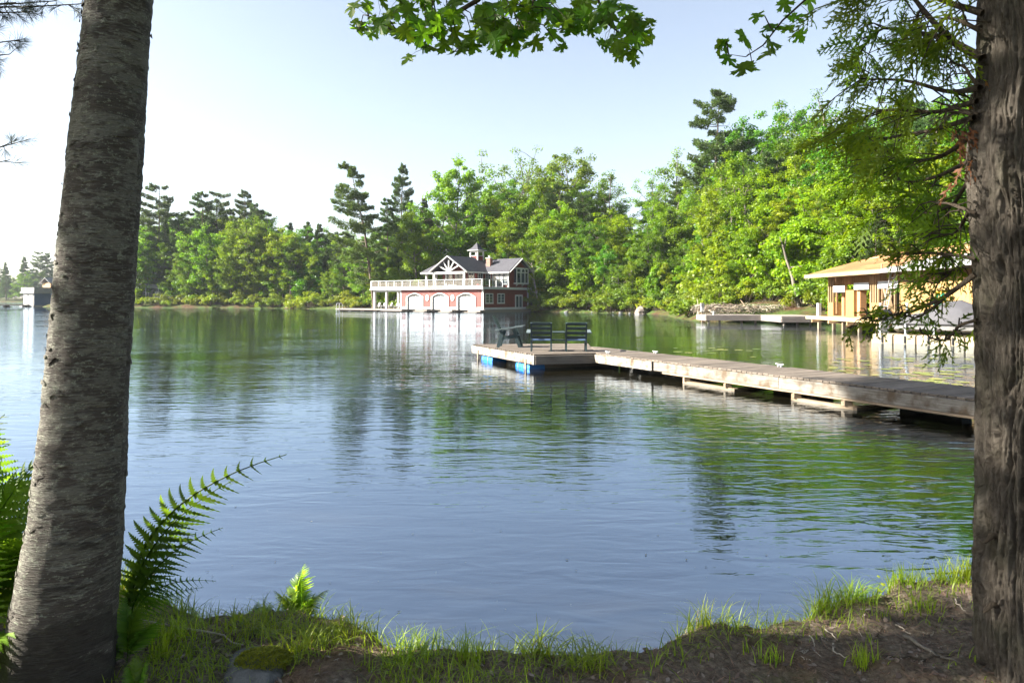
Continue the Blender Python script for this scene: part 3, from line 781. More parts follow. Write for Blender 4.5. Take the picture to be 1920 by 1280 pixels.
for d0, d1 in doors:
    mb = MB(); pts = []
    a, b = d0, d1
    prof = [(a, .30), (a, 2.28)] + [(a + (b - a) * k / 16, 2.28 + .60 * math.sin(math.pi * k / 16)) for k in range(1, 16)] + [(b, 2.28), (b, .30)]
    inn = [(a + fr_, .30), (a + fr_, 2.28)] + [(a + fr_ + (b - a - 2 * fr_) * k / 16, 2.28 + .48 * math.sin(math.pi * k / 16)) for k in range(1, 16)] + [(b - fr_, 2.28), (b - fr_, .30)]
    for k in range(len(prof) - 1):
        p, q, r, s_ = prof[k], prof[k + 1], inn[k + 1], inn[k]
        mb.slab([(p[0], -.10, p[1]), (q[0], -.10, q[1]), (r[0], -.10, r[1]), (s_[0], -.10, s_[1])], (0, .6, 0))
    door = mb.build('boat_door', WHITE, bh)
    mb = MB()                                                    # the leaf, set back, of four sections
    for k in range(4):
        mb.box(a + fr_ + .01, b - fr_ - .01, .14, .18, .36 + k * .5, .36 + k * .5 + .48)
        for q in range(4):
            w = (b - a - 2 * fr_) / 4; x0 = a + fr_ + q * w
            mb.box(x0 + .1, x0 + w - .1, .115, .14, .44 + k * .5, .36 + k * .5 + .40)
    mb.box(a + fr_ + .01, b - fr_ - .01, .16, .20, .36, 2.8)
    mb.build('door_leaf', WHITE, door)
    for q in range(4):                                           # fanlight panes under the arch
        w = (b - a - 2 * fr_) / 4; x0 = a + fr_ + q * w + .07; x1 = x0 + w - .14
        top = lambda x: 2.26 + .44 * math.sin(math.pi * (x - a - fr_) / (b - a - 2 * fr_)) - .04
        MB().slab([(x0, .13, 2.37 - .02), (x1, .13, 2.37 - .02), (x1, .13, max(2.40, top(x1))), ((x0 + x1) / 2, .13, max(2.40, top((x0 + x1) / 2))), (x0, .13, max(2.40, top(x0)))], (0, -.02, 0)).build('fanlight_pane', GLASS, door)
for cx in (-10.6, -5.58):                                        # oval windows between the doors
    mb = MB(); n = 20
    for k in range(n):
        a0, a1 = 6.2832 * k / n, 6.2832 * (k + 1) / n
        P_ = lambda a, f: (cx + .36 * f * math.cos(a), -.10, 2.15 + .47 * f * math.sin(a))
        mb.slab([P_(a0, 1), P_(a1, 1), P_(a1, .68), P_(a0, .68)], (0, .11, 0))
    mb.box(cx - .02, cx + .02, -.07, -.04, 1.84, 2.46); mb.box(cx - .24, cx + .24, -.072, -.042, 2.13, 2.17)
    f = mb.build('oval_window', WHITE, bh)
    MB().slab([(cx + .27 * math.cos(6.2832 * k / n), -.05, 2.15 + .35 * math.sin(6.2832 * k / n)) for k in range(n)], (0, .02, 0)).build('pane', GLASS, f)
for y0, y1 in ((.56, 2.43), (3.48, 5.3)): window(bh, (.03, y0, 1.32), (0, 1, 0), (1, 0, 0), y1 - y0, 1.47, 2, 3, .14)
f = window(bh, (.03, 8.1, .45), (0, 1, 0), (1, 0, 0), 2.0, 2.15, 2, 1, .22, 'double_door'); MB().box(.06, .11, 9.2, 9.35, 1.4, 1.46).build('handle', DARKMETAL, f)
# upper deck slab with fascia, over walls and porch
mb = MB(); mb.box(-22.7, .45, -.55, 12.1, 3.38, 3.46); mb.box(-22.6, .40, -.5, 12.0, 3.46, 3.70)
mb.build('deck_slab', WHITE, bh)
MB().box(-22.5, .3, -.4, 11.9, 3.70, 3.72).build('deck_boards', GREYWOOD, bh)
for x in (-22.1, -19.4):
    for y in (.1, 5.5): MB().box(x - .16, x + .16, y - .16, y + .16, .3, 3.38).build('porch_post', WHITE, bh)
MB().box(-22.3, FX, .0, .2, 3.1, 3.379).build('porch_beam', WHITE, bh)
# railing: posts, rail and glass panels along the front, the left and the right
def railing(a, b, n, clear=False):
    a = Vector(a); b = Vector(b)
    for k in range(n + 1):
        p = a.lerp(b, k / n)
        MB().box(p.x - .055, p.x + .055, p.y - .055, p.y + .055, 3.72, 4.86).build('railing_post', WHITE if not clear else METAL, bh)
    d = (b - a).normalized()
    mb = MB(); mb.beam(a + Vector((0, 0, 1.10)) - d * .05, b + Vector((0, 0, 1.10)) + d * .05, .12, .07)
    if not clear: mb.beam(a + Vector((0, 0, .14)), b + Vector((0, 0, .14)), .06, .06)
    mb.build('handrail', WHITE if not clear else METAL, bh)
    for k in range(n):
        p = a.lerp(b, (k + .07) / n); q = a.lerp(b, (k + .93) / n)
        MB().beam(p + Vector((0, 0, .54)), q + Vector((0, 0, .54)), .02, .76).build('glass_panel', RAILGLASS, bh)
railing((-22.45, -.4, 3.72), (.15, -.4, 3.72), 13)
railing((-22.45, -.2, 3.72), (-22.45, 9, 3.72), 5)
railing((.2, -.2, 3.72), (.2, 6.2, 3.72), 4, True)
# upper storey walls
mb = MB()
lap_wall(mb, (-4.5, 6.4), (0, 6.4), 3.72, 6.2); lap_wall(mb, (-4.5, 4.2), (-4.5, 6.4), 3.72, 6.2); lap_wall(mb, (-11.2, 4.2), (-4.5, 4.2), 3.72, 6.2)
lap_wall(mb, (-11.2, 11.5), (-11.2, 4.2), 3.72, 6.2); lap_wall(mb, (0, 6.4), (0, 11.5), 3.72, 6.2); lap_wall(mb, (0, 11.5), (-11.2, 11.5), 3.72, 6.2)
for y0, y1, zt in ((6.4, 9.2, None),):
    n = 8
    for k in range(n):                                           # gable end on the right
        f0, f1 = k / n, (k + 1) / n
        mb.quad((.02, 6.4 + 2.8 * f0, 6.2 + 1.75 * f0), (.02, 12.0 - 2.8 * f0, 6.2 + 1.75 * f0), (.0, 12.0 - 2.8 * f1, 6.2 + 1.75 * f1), (.0, 6.4 + 2.8 * f1, 6.2 + 1.75 * f1))
mb.build('upper_wall', RED, bh)
MB().box(-.15, .06, 6.34, 6.5, 3.72, 6.2).build('corner_trim', WHITE, bh)
for x, w, h, z, c in ((-4.3, .95, 1.9, 4.1, 1), (-1.05, .9, 1.85, 4.2, 1)): window(bh, (x, 6.38, z), (1, 0, 0), (0, -1, 0), w, h, 2, 3, .10)
for x in (-3.05, -2.1): window(bh, (x, 6.38, 3.74), (1, 0, 0), (0, -1, 0), .92, 2.3, 3, 4, .16, 'french_door')
for x, w, h, z in ((-10.6, 1.5, 1.9, 4.1), (-6.0, 1.2, 1.9, 4.1)): window(bh, (x, 4.18, z), (1, 0, 0), (0, -1, 0), w, h, 2, 3, .10)
for x in (-8.6, -7.6): window(bh, (x, 4.18, 3.74), (1, 0, 0), (0, -1, 0), .98, 2.25, 3, 4, .16, 'french_door')
for y in (4.6,): window(bh, (-4.47, y, 4.1), (0, 1, 0), (1, 0, 0), 1.2, 1.9, 2, 3, .1)
# bay window on the gable end, with an arched light
mb = MB(); mb.box(.05, .62, 7.7, 11.0, 4.25, 4.45); mb.box(.05, .60, 7.75, 10.95, 6.55, 6.75)
for y in (7.8, 8.9, 10.0, 10.9): mb.box(.5, .6, y - .08, y + .08, 4.45, 6.55)
mb.box(.50, .585, 7.8, 10.9, 5.95, 6.08)
mb.build('bay_window', WHITE, bh)
bay = bh.children[-1]
MB().box(.08, .53, 7.82, 10.88, 4.45, 6.55).build('pane', GLASS, bay)
mb = MB()
for k in range(12):
    a0, a1 = math.pi * k / 12, math.pi * (k + 1) / 12
    P_ = lambda a, r: (.62, 9.45 + r * math.cos(a), 6.05 + r * 1.15 * math.sin(a))
    mb.slab([P_(a0, .62), P_(a1, .62), P_(a1, .48), P_(a0, .48)], (.06, 0, 0))
mb.build('arched_light', WHITE, bay)
for y in (8.3, 9.9): MB().slab([(.04, y, 4.25), (.5, y, 4.25), (.04, y, 3.9)], (0, .14, 0)).build('bracket', WHITE, bay)
# roofs
def roof_plane(name, pts, th=.14):
    n = (Vector(pts[1]) - Vector(pts[0])).cross(Vector(pts[2]) - Vector(pts[0])).normalized()
    if n.z < 0: n = -n
    return MB().slab(pts, n * th).build(name, SHINGLE, bh)
E, RZ = 6.2, 8.15
roof_plane('roof', [(.55, 5.85, E - .2), (-5.6, 5.85, E - .2), (-7.3, 9.2, RZ), (.55, 9.2, RZ)])
roof_plane('roof', [(.55, 12.5, E - .2), (-11.5, 12.5, E - .2), (-11.5, 9.2, RZ), (.55, 9.2, RZ)])
roof_plane('roof', [(-10.9, .9, E - .15), (-10.9, 8.0, E - .15), (-7.3, 9.6, 8.42), (-7.3, .9, 8.42)])      # cross gable, left slope
roof_plane('roof', [(-3.7, .9, E - .15), (-3.7, 6.2, E - .15), (-7.3, 9.6, 8.42), (-7.3, .9, 8.42)])         # cross gable, right slope
roof_plane('roof', [(-14.1, 2.3, E - .15), (-9.0, 2.3, E - .15), (-9.0, 5.6, 8.1), (-11.9, 5.6, 8.1)])
roof_plane('roof', [(-14.1, 2.3, E - .15), (-14.1, 9.0, E - .15), (-11.9, 5.6, 8.1)])
roof_plane('roof', [(-14.1, 9.0, E - .15), (-9.0, 9.0, E - .15), (-9.0, 5.6, 8.1), (-11.9, 5.6, 8.1)])
mb = MB()                                                        # white rakes and eaves
mb.beam((-11.0, .84, E - .17), (-7.3, .84, 8.43), .10, .36, (0, 1, 0)); mb.beam((-3.6, .84, E - .17), (-7.3, .84, 8.43), .10, .36, (0, 1, 0))
mb.box(-5.6, .5, 5.80, 5.86, E - .36, E - .14); mb.box(-14.15, -10.6, 2.24, 2.30, E - .32, E - .08); mb.box(-14.16, -14.10, 2.3, 9, E - .32, E - .08)
mb.box(-3.72, -3.64, .9, 5.8, E - .34, E - .12)
mb.beam((.60, 5.85, E - .2), (.60, 9.2, RZ + .04), .08, .30, (1, 0, 0)); mb.beam((.60, 12.5, E - .2), (.60, 9.2, RZ + .04), .08, .30, (1, 0, 0))
mb.build('rake_board', WHITE, bh)
mb = MB()                                                        # porch gable with its fan of white struts
mb.box(-10.4, -4.2, 1.05, 1.3, 5.75, 6.08)
for a in (-.98, -.5, 0, .5, .98): mb.beam((-7.3, 1.1, 6.1), (-7.3 + 2.1 * math.sin(a) * 1.05, 1.1, 6.1 + 1.75 * math.cos(a) * (1.0 if abs(a) < .6 else .85)), .17, .14, (0, 1, 0))
mb.build('gable_truss', WHITE, bh)
mb = MB(); mb.slab([(-10.2, 3.9, 6.1), (-4.4, 3.9, 6.1), (-7.3, 3.9, 8.1)], (0, .1, 0)); mb.build('gable_wall', RED, bh)
MB().box(-10.6, -4.0, 1.0, 4.1, 5.98, 6.04).build('porch_ceiling', WHITE, bh)
for x, y in ((-10.3, 1.2), (-4.35, 1.2), (-13.4, 2.9), (-13.4, 5.2), (-10.3, 4.1)): MB().box(x - .15, x + .15, y - .15, y + .15, 3.72, 6.0).build('porch_column', WHITE, bh)
# cupola
cu = MB(); cu.box(-8.0, -6.6, 7.3, 8.7, 7.9, 8.75); cu = cu.build('cupola', RED, bh)
mb = MB()
for x in (-8.02, -6.58):
    for y in (7.28, 8.72): mb.box(x - .09, x + .09, y - .09, y + .09, 7.8, 9.6)
mb.box(-8.1, -6.5, 7.2, 8.8, 8.75, 8.85); mb.box(-8.12, -6.48, 7.18, 8.82, 9.42, 9.62); mb.box(-8.42, -6.18, 6.88, 9.12, 9.62, 9.70)
mb.build('cupola_frame', WHITE, cu)
a = [(-8.4, 6.9, 9.70), (-6.2, 6.9, 9.70), (-6.2, 9.1, 9.70), (-8.4, 9.1, 9.70)]; m_ = [(-7.85, 7.45, 10.15), (-6.75, 7.45, 10.15), (-6.75, 8.55, 10.15), (-7.85, 8.55, 10.15)]; tp = (-7.3, 8, 10.95)
mb = MB()
for k in range(4): mb.quad(a[k], a[(k + 1) % 4], m_[(k + 1) % 4], m_[k]); mb.quad(m_[k], m_[(k + 1) % 4], tp)
mb.build('cupola_roof', SHINGLE, cu)
ch = MB().box(-4.85, -4.1, 7.2, 7.9, 6.6, 8.3).build('chimney', BRICKM, bh)
mb = MB(); mb.box(-4.93, -4.02, 7.12, 7.98, 8.3, 8.4); mb.tube([(-4.48, 7.55, 8.4), (-4.48, 7.55, 8.75)], .17, 10); mb.build('chimney_cap', WHITE, ch)
# base: dark crib, aprons between the slips
mb = MB(); mb.box(-22.4, .5, .46, 12, -.6, .34); mb.box(.02, .7, -.3, 12, -.6, .40)
mb.build('foundation', DARKFASCIA, bh)
for x0, x1 in ((-19.2, -14.6), (-11.8, -9.4), (-6.7, -4.5), (-1.6, .7)): MB().box(x0, x1, -1.5, .45, .12, .38).build('apron_dock', GREYWOOD, bh)
# swim dock running left of it
sd = empty('swim_dock', (0, 0, 0), 0, 'low floating swim dock reaching left from the boathouse porch', 'dock'); sd.location = bh.location; sd.rotation_euler = (0, 0, TH)
for k in range(40): MB().box(-30.2 + k * .28, -30.2 + k * .28 + .265, -1.1, 1.4, .36, .40).build('plank', GREYWOOD, sd)
MB().box(-30.2, -19.02, -1.14, -1.1, .18, .38).build('fascia', GREYWOOD, sd)
MB().box(-30.24, -30.2, -1.1, 1.4, .18, .38).build('fascia', GREYWOOD, sd)
MB().box(-30.1, -19.02, -1.0, 1.3, .14, .357).build('joist_frame', DARKFASCIA, sd)
for x in (-29.5, -27, -24, -21): MB().box(x - .4, x + .4, -.9, 1.2, -.25, .14).build('float', DARKFASCIA, sd)
ld = empty('swim_ladder', bh.location, TH, 'white hooped swim ladder at the end of the swim dock', 'ladder')
for x in (-29.9, -29.2):
    MB().tube([(x, -1.18, -.3), (x, -1.18, 1.0), (x, -1.08, 1.2), (x, -.85, 1.28), (x, -.62, 1.2), (x, -.5, 1.0), (x, -.5, .38)], .05, 6).build('rail', WHITE, ld)
for z_ in (-.1, .2): MB().box(-29.9, -29.2, -1.22, -1.12, z_, z_ + .04).build('rung', WHITE, ld)
# white garden chairs under the porch
def garden_chair(loc, rz, label, mat=WHITE, group='white chairs under the boathouse porch'):
    c = empty('garden_chair', loc, rz, label, 'chair', group)
    MB().slab([(-.28, -.28, .40), (.28, -.28, .40), (.28, .25, .28), (-.28, .25, .28)], (0, 0, .04)).build('seat', mat, c)
    for k in range(5): MB().beam((-.24 + k * .12, .25, .28), (-.27 + k * .135, .50, 1.0 - abs(k - 2) * .05), .10, .025, (0, 1, .3)).build('back_slat', mat, c)
    for s in (-1, 1):
        MB().box(s * .36 - .07, s * .36 + .07, -.34, .34, .56, .59).build('armrest', mat, c)
        MB().box(s * .33 - .03, s * .33 + .03, -.30, -.22, 0, .56).build('leg', mat, c)
        MB().beam((s * .33, .30, .56), (s * .30, .48, 0), .05, .08, (1, 0, 0)).build('leg', mat, c)
    return c
bhM = Matrix.Translation(bh.location) @ Matrix.Rotation(TH, 4, 'Z')
for k, (x, y, r, lab) in enumerate(((-22.6, 1.0, -20, 'white slatted chair outside the left porch post'), (-21.3, 1.3, 10, 'white slatted chair just inside the left porch post'), (-20.3, 1.6, -15, 'white slatted chair between the two porch posts'),
        (-18.5, 1.4, 15, 'white slatted chair beside the right porch post'), (-17.2, 1.6, -10, 'white slatted chair closest to the red garage wall'))):
    garden_chair((bhM @ Vector((x, y, .40 if x < -19.1 else .345)))[:], TH + R(r), lab)
for k, (x, y, lab) in enumerate(((-9.4, 2.0, 'dark lounge chair on the deck behind the railing under the gable'), (-13.0, .9, 'grey lounge chair on the deck left of the gable columns'), (-16.2, 1.2, 'dark lounge chair on the open left deck'))):
    garden_chair((bhM @ Vector((x, y, 3.722)))[:], TH + R(20), lab, DARKGREEN if k != 1 else GREYPAINT, 'lounge chairs on the upper deck')
MB_ = MB(); MB_.tube([(-1.5, .9, 3.72), (-1.5, .9, 4.15)], .22, 10); pot = MB_.build('red_planter', REDPL); pot.location = bh.location; pot.rotation_euler = (0, 0, TH)
tag(pot, 'small red tub on the balcony by the french doors', 'planter')

# ------------------------------------------------------------------ blue boathouse far left, cottages among the trees
bb = empty('blue_boathouse', (-117.5, 168, 0), R(65), 'small navy blue boathouse with white slip doors half hidden by the birch', 'boathouse')
MB().box(0, 9, 0, 4.6, .4, 3.3).build('wall', BLUEWALL, bb)
mb = MB(); mb.box(-.5, 9.6, -.6, 5.1, 3.3, 3.75); mb.build('deck_slab', GREYPAINT, bb)
MB().box(-.3, 9.4, -.45, -.40, 3.75, 4.8).build('railing', GREYPAINT, bb); MB().box(-.32, -.27, -.3, 5.0, 3.75, 4.8).build('railing', GREYPAINT, bb)
MB().box(-.06, -.01,   .1, 4.5, .4, 3.3).build('slip_front', GREYPAINT, bb)
for y in (.5, 2.6): MB().box(-.12, -.06, y, y + 1.5, .45, 2.9).build('slip_door', WHITE, bb)
window(bb, (5.2, -.02, 1.5), (1, 0, 0), (0, -1, 0), 1.4, 1.3)
MB().box(-.7, 9.2, -.8, 4.9, -.5, .4).build('foundation', GREYPAINT, bb)
up = MB().box(4.5, 9, 1.2, 4.4, 3.75, 6.0).build('upper_wall', PALEWOOD, bb)
mb = MB(); mb.slab([(4.0, 0.8, 5.9), (9.5, 0.8, 5.9), (9.5, 2.8, 7.2), (4.0, 2.8, 7.2)], (0, 0, .15)); mb.slab([(4.0, 4.8, 5.9), (9.5, 4.8, 5.9), (9.5, 2.8, 7.2), (4.0, 2.8, 7.2)], (0, 0, .15)); mb.build('roof', GREYPAINT, bb)
for k, dx in enumerate((2.6, 3.9)):
    q = Matrix.Translation(bb.location) @ Matrix.Rotation(R(65), 4, 'Z') @ Vector((dx, .5, 3.752))
    garden_chair(q[:], R(65 + 150), 'red chair on the blue boathouse deck, ' + ('farther from the birch' if k == 0 else 'touching the birch'), REDPL, 'red chairs on the blue boathouse deck')
fd = empty('floating_dock', (-128, 166.5, 0), R(4), 'dark low floating dock in front of the blue boathouse', 'dock')
MB().box(-1, 9.5, -1, 1, .35, .55).build('deck', DARKFASCIA, fd); MB().box(-2.2, -1, -1, 1, .36, .60).build('end_deck', WHITE, fd)
for x in (0, 4.5, 9): MB().box(x - .3, x + .3, -.9, .9, -.3, .35).build('float', DARKFASCIA, fd)
def cottage(name, loc, rz, w, d, h, rise, label, wm, rm):
    c = empty(name, loc, rz, label, 'cottage')
    MB().box(0, w, 0, d, -1.5, h).build('wall', wm, c)
    MB().slab([(0, 0, h), (0, d, h), (0, d / 2, h + rise)], (w, 0, 0)).build('gable_wall', wm, c)
    k = .6
    for s in (-1, 1):
        y0 = -k if s < 0 else d + k
        MB().slab([(-k, y0, h - .25), (w + k, y0, h - .25), (w + k, d / 2, h + rise + .02), (-k, d / 2, h + rise + .02)], (0, 0, .16)).build('roof', rm, c)
    for x in np.arange(1.2, w - 1.4, 2.6): window(c, (x, -.02, 1.0), (1, 0, 0), (0, -1, 0), 1.3, 1.3)
    mb = MB(); mb.box(-.4, w + .4, -2.6, -.02, .0, .16); mb.build('porch_deck', GREYWOOD, c)
    for x in np.linspace(0, w, 5): MB().box(x - .08, x + .08, -2.5, -2.34, .16, h - .3).build('porch_post', WHITE if wm is not DARKWALL else GREYPAINT, c)
    return c
x_, y_ = at(258, 560, 156)[:2]; cottage('cottage', (x_, y_, gz(x_, y_) + .4), R(6), 11, 7, 3.4, 2.4, 'dark cottage with porch under the pines beside the birch', DARKWALL, GREYPAINT)
x_, y_ = at(1058, 500, 123)[:2]; cottage('hill_cottage', (x_, y_, gz(x_, y_) + 4.0), R(-30), 9, 7, 3.2, 2.6, 'cottage with grey roof glimpsed between trees up the hill', DARKWALL, SHINGLE)

# ------------------------------------------------------------------ wooden dock with the chairs
DZ = .46
dock = empty('wooden_dock', (0, 0, 0), 0, 'weathered L shaped wooden dock with seating platform and long walkway', 'dock')
A, B, C_, D = Vector((-1.30, 23.1, 0)), Vector((.64, 18.95, 0)), Vector((2.38, 19.45, 0)), Vector((2.62, 23.6, 0))
U = Vector((.47, -.883, 0)); Nn = Vector((.883, .47, 0)); WW = 1.5
rs = np.random.RandomState(3)
def deck_plank(a, b, w, rot_u, parent=dock, th=.038, z=DZ, mat=DECKWOOD):
    """a plank from a to b (its centre line); the mesh lies along local x"""
    L = (b - a).length; o = MB().box(-L / 2, L / 2, -w / 2, w / 2, -th, 0).build('plank', mat, parent, bevel=.004)
    m = (a + b) / 2; o.location = (m.x, m.y, z + rs.uniform(-.003, .003)); d = b - a; o.rotation_euler = (rs.normal(0, .004), rs.normal(0, .002), math.atan2(d.y, d.x) + rs.normal(0, .002))
    return o
n = 31
for k in range(n):
    t = (k + .5) / n
    a = B.lerp(A, t); b = C_.lerp(D, t)
    d = (b - a).normalized(); w = (A - B).length / n * .93
    deck_plank(a - d * .03 + Vector((rs.normal(0, .006), 0, 0)), b + d * (.0), w * .93, 0)
# walkway: planks across, from the platform's joint towards the right bank
W0 = Vector((2.40, 19.40, 0)); LEN = 14.2
n = 100
for k in range(n):
    t = (k + .5) * LEN / n
    a = W0 + U * t; b = a + Nn * (WW + rs.normal(0, .008))
    deck_plank(a - Nn * .02, b, LEN / n * .93, 0)
# wedge of deck between platform and walkway
for k in range(27):
    t = -(k + .5) * .142
    a = W0 + U * t + Vector((.02, 0, 0)); b = W0 + U * t + Nn * WW
    e0 = C_.lerp(D, min(1, (k + .5) * .142 / 4.15))
    a = Vector((e0.x + .02, e0.y + .02, 0)); L_ = (b - a).dot(Nn)
    if L_ > .15 and k < 24: deck_plank(a, a + Nn * L_, .142 * .90, 0, z=DZ - .004)
def board(a, b, z0, z1, th, mat, name='fascia', parent=dock):
    a = Vector((a[0], a[1], 0)); b = Vector((b[0], b[1], 0)); d = b - a; L = d.length
    o = MB().box(-L / 2, L / 2, -th / 2, th / 2, -(z1 - z0) / 2, (z1 - z0) / 2).build(name, mat, parent, bevel=.005)
    m = (a + b) / 2; o.location = (m.x, m.y, (z0 + z1) / 2); o.rotation_euler = (0, 0, math.atan2(d.y, d.x)); return o
off = -Nn * .04
zt = DZ - .042
dl = (B - A).normalized(); nl = Vector((dl.y, -dl.x, 0))
board(A + nl * .03 - dl * .03, B + nl * .03 + dl * .03, .17, zt, .05, FASCIA)
db = (C_ - B).normalized(); nb_ = Vector((db.y, -db.x, 0))
board(B + nb_ * .03, C_ + nb_ * .03, .17, zt, .05, DARKFASCIA)
board(A + dl * .1 + Vector((0, .02, 0)), D + Vector((0, .02, 0)), .17, zt, .05, DARKFASCIA)
board(W0 + off, W0 + off + U * 2.48, .19, zt, .05, FASCIA)
p_ = W0 + off
for t0, t1 in ((2.56, 6.4), (6.405, 10.2), (10.205, 14.2)): board(p_ + U * t0, p_ + U * t1, .20, zt, .05, FASCIA)
board(W0 + Nn * (WW + .03) - U * 3, W0 + Nn * (WW + .03) + U * 14.2, .19, zt, .05, DARKFASCIA)
board(p_ + U * 2.9, p_ + U * 14.2, .155, .195, .09, CRIB, 'lower_rail')
for t in np.arange(-2.5, 14, 1.2):
    a = W0 + U * t
    MB().beam((a.x, a.y, .3), ((a + Nn * WW).x, (a + Nn * WW).y, .3), .05, .16).build('joist', DARKFASCIA, dock)
# shallow cribs under the walkway with stub posts
for t0, t1 in ((3.65, 5.15), (6.75, 8.05), (10.2, 12.6)):
    q0, q1 = p_ + U * t0, p_ + U * t1
    board(q0 + Nn * .05, q1 + Nn * .05, -.30, .055, .12, CRIB, 'crib_log')
    board(q0 + Nn * 1.4, q1 + Nn * 1.4, -.30, .055, .12, CRIB, 'crib_log')
    for q in (q0, q1):
        MB().beam((q.x, q.y, -.12), ((q + Nn * 1.45).x, (q + Nn * 1.45).y, -.12), .12, .34).build('crib_log', CRIB, dock)
    for q in (q0 + U * .1, q1 - U * .1): MB().box(q.x - .07, q.x + .07, q.y + .01, q.y + .15, .055, .155).build('stub_post', CRIB, dock)
for t0, t1 in ((-.3, 2.9), (5.3, 6.6), (8.2, 9.3)): board(W0 + U * t0 + Nn * 1.2, W0 + U * t1 + Nn * 1.2, -.3, .19, .3, DARKFASCIA, 'float_and_shade_board')  # first is a float, the others dark boards standing in for under-deck shade
# floats under the platform: dark tank and blue barrels
mid = (A + B + C_ + D) / 4
fl = MB().box(-1.15, 1.45, -1.3, 1.6, -.35, .17).build('float_and_shade_board', DARKFASCIA, dock); fl.location = (mid.x + .3, mid.y, 0); fl.rotation_euler = (0, 0, math.atan2(db.y, db.x) + .12)
def barrel(c, ang, L=.92, r=.29):
    b = MB(); n = 9
    xs = np.linspace(-L / 2, L / 2, n); rr_ = [r * .86, r * .97, r, r * 1.02, r * .98, r * 1.02, r, r * .97, r * .86]
    b.tube([(x, 0, 0) for x in xs], rr_, 18); o = b.build('blue_barrel', BARREL, dock, smooth=False)
    o.location = c; o.rotation_euler = (0, 0, ang)
    for x in (-.2, .2): MB().tube([(x, r * 1.03 * math.cos(a), r * 1.03 * math.sin(a)) for a in np.linspace(-.6, 3.7, 12)], .012, 5).build('strap', PALEWOOD, o)
    return o
al = math.atan2(dl.y, dl.x)
for t in (.22, .80):
    c = A.lerp(B, t) - nl * .30; barrel((c.x, c.y, .02), al)
for t in (.12, .9):
    c = A.lerp(B, t) + nl * .06; board(c - dl * .035, c + dl * .035, -.12, .30, .04, CRIB, 'hanger')

# a single chair in profile and a linked pair seen from behind
def chair_parts(c, x0, cushion=False):
    """slatted garden chair, centred at x0, its back towards -y"""
    for s in (-1, 1):
        x = x0 + s * .29
        MB().beam((x, -.26, 0), (x, -.22, .40), .045, .085, (0, 1, 0)).build('rear_leg', DARKGREEN, c)
        MB().beam((x, .34, 0), (x, .26, .56), .045, .085, (0, 1, 0)).build('front_leg', DARKGREEN, c)
        MB().beam((x, -.20, .34), (x, -.40, .84), .045, .075, (0, 1, 0)).build('back_post', DARKGREEN, c)
        MB().beam((x, -.30, .30), (x, .32, .36), .03, .08).build('side_rail', DARKGREEN, c)
    for k, f in enumerate((.10, .38, .66, .94)):
        y, z_ = -.20 - .20 * f, .36 + .48 * f
        MB().beam((x0 - .27, y + .0, z_), (x0 + .27, y + .0, z_), .022, .085, (0, -.4, 1)).build('back_slat', DARKGREEN, c)
    for k in range(5):
        y = -.16 + k * .115; MB().beam((x0 - .27, y, .325 + .018 * k), (x0 + .27, y, .325 + .018 * k), .095, .022).build('seat_slat', SEATBLUE, c)
pr = empty('double_chair', (at(1048, 660, 19.9).x, 20.2, DZ), R(-3), 'pair of dark green slatted chairs joined by a small table, seen from behind', 'chair')
chair_parts(pr, -.50); chair_parts(pr, .52)
for x in (-.87, .90): MB().beam((x, -.30, .54), (x + (.0), .42, .60), .13, .028).build('armrest', ARMPAINT, pr)
MB().box(-.17, .19, -.28, .36, .54, .565).build('table_top', DARKGREEN, pr)
MB().box(-.20, .22, -.05, .05, .30, .34).build('table_brace', DARKGREEN, pr)
sg = empty('lawn_chair', (at(952, 650, 21.9).x, 21.9, DZ), R(-96), 'single dark teal lawn chair in profile at the dock corner', 'chair')
for s in (-1, 1):
    x = s * .30
    MB().beam((x, -.28, 0), (x, -.12, .52), .045, .10, (0, 1, 0)).build('rear_leg', DARKGREEN, sg)
    MB().beam((x, .42, 0), (x, .22, .58), .045, .10, (0, 1, 0)).build('front_leg', DARKGREEN, sg)
    MB().beam((x, -.24, .26), (x, .34, .36), .03, .09).build('side_rail', DARKGREEN, sg)
    MB().beam((x * 1.12, -.36, .55), (x * 1.2, .52, .68), .13, .028).build('armrest', ARMPAINT, sg)
for k in range(4): MB().beam((-.23 + k * .153, -.12, .30), (-.24 + k * .16, -.46, 1.0), .135, .025, (0, 1, .3)).build('back_slat', DARKGREEN, sg)
MB().beam((-.29, -.24, .52), (.29, -.24, .52), .03, .07).build('back_rail', DARKGREEN, sg); MB().beam((-.29, -.38, .80), (.29, -.38, .80), .03, .06).build('back_rail', DARKGREEN, sg)
for k in range(5): MB().beam((-.28, -.12 + k * .12, .30 + .018 * k), (.28, -.12 + k * .12, .30 + .018 * k), .10, .022).build('seat_slat', DARKGREEN, sg)

# ------------------------------------------------------------------ grey dock and post by the brush pile
gd = empty('grey_dock', (0, 0, 0), 0, 'pale grey stepped dock along the shore below the brush pile', 'dock')
for x0, x1, y0, y1 in ((15.8, 20.3, 55.6, 58.4), (20.3, 23.6, 51.4, 57.0)):
    m = int((x1 - x0) / .16)
    for k in range(m): MB().box(x0 + (x1 - x0) * k / m, x0 + (x1 - x0) * (k + .94) / m, y0, y1, .64, .68).build('plank', GREYWOOD, gd)
for a, b in (((15.8, 55.58), (20.28, 55.58)), ((15.78, 58.4), (15.78, 55.6)), ((20.28, 55.55), (20.28, 51.4)), ((20.3, 51.38), (23.6, 51.38))):
    for z0, z1 in ((.44, .635), (.22, .43)): board(a, b, z0, z1, .06, GREYWOOD, 'fascia', gd)
for x, y in ((16.1, 55.9), (17.0, 55.9), (18.8, 55.9), (19.9, 55.8), (20.6, 51.7), (21.6, 51.7), (22.6, 51.7), (23.3, 51.7)): MB().tube([(x, y, -1), (x, y, .5)], .09, 8).build('piling', DARKFASCIA, gd)
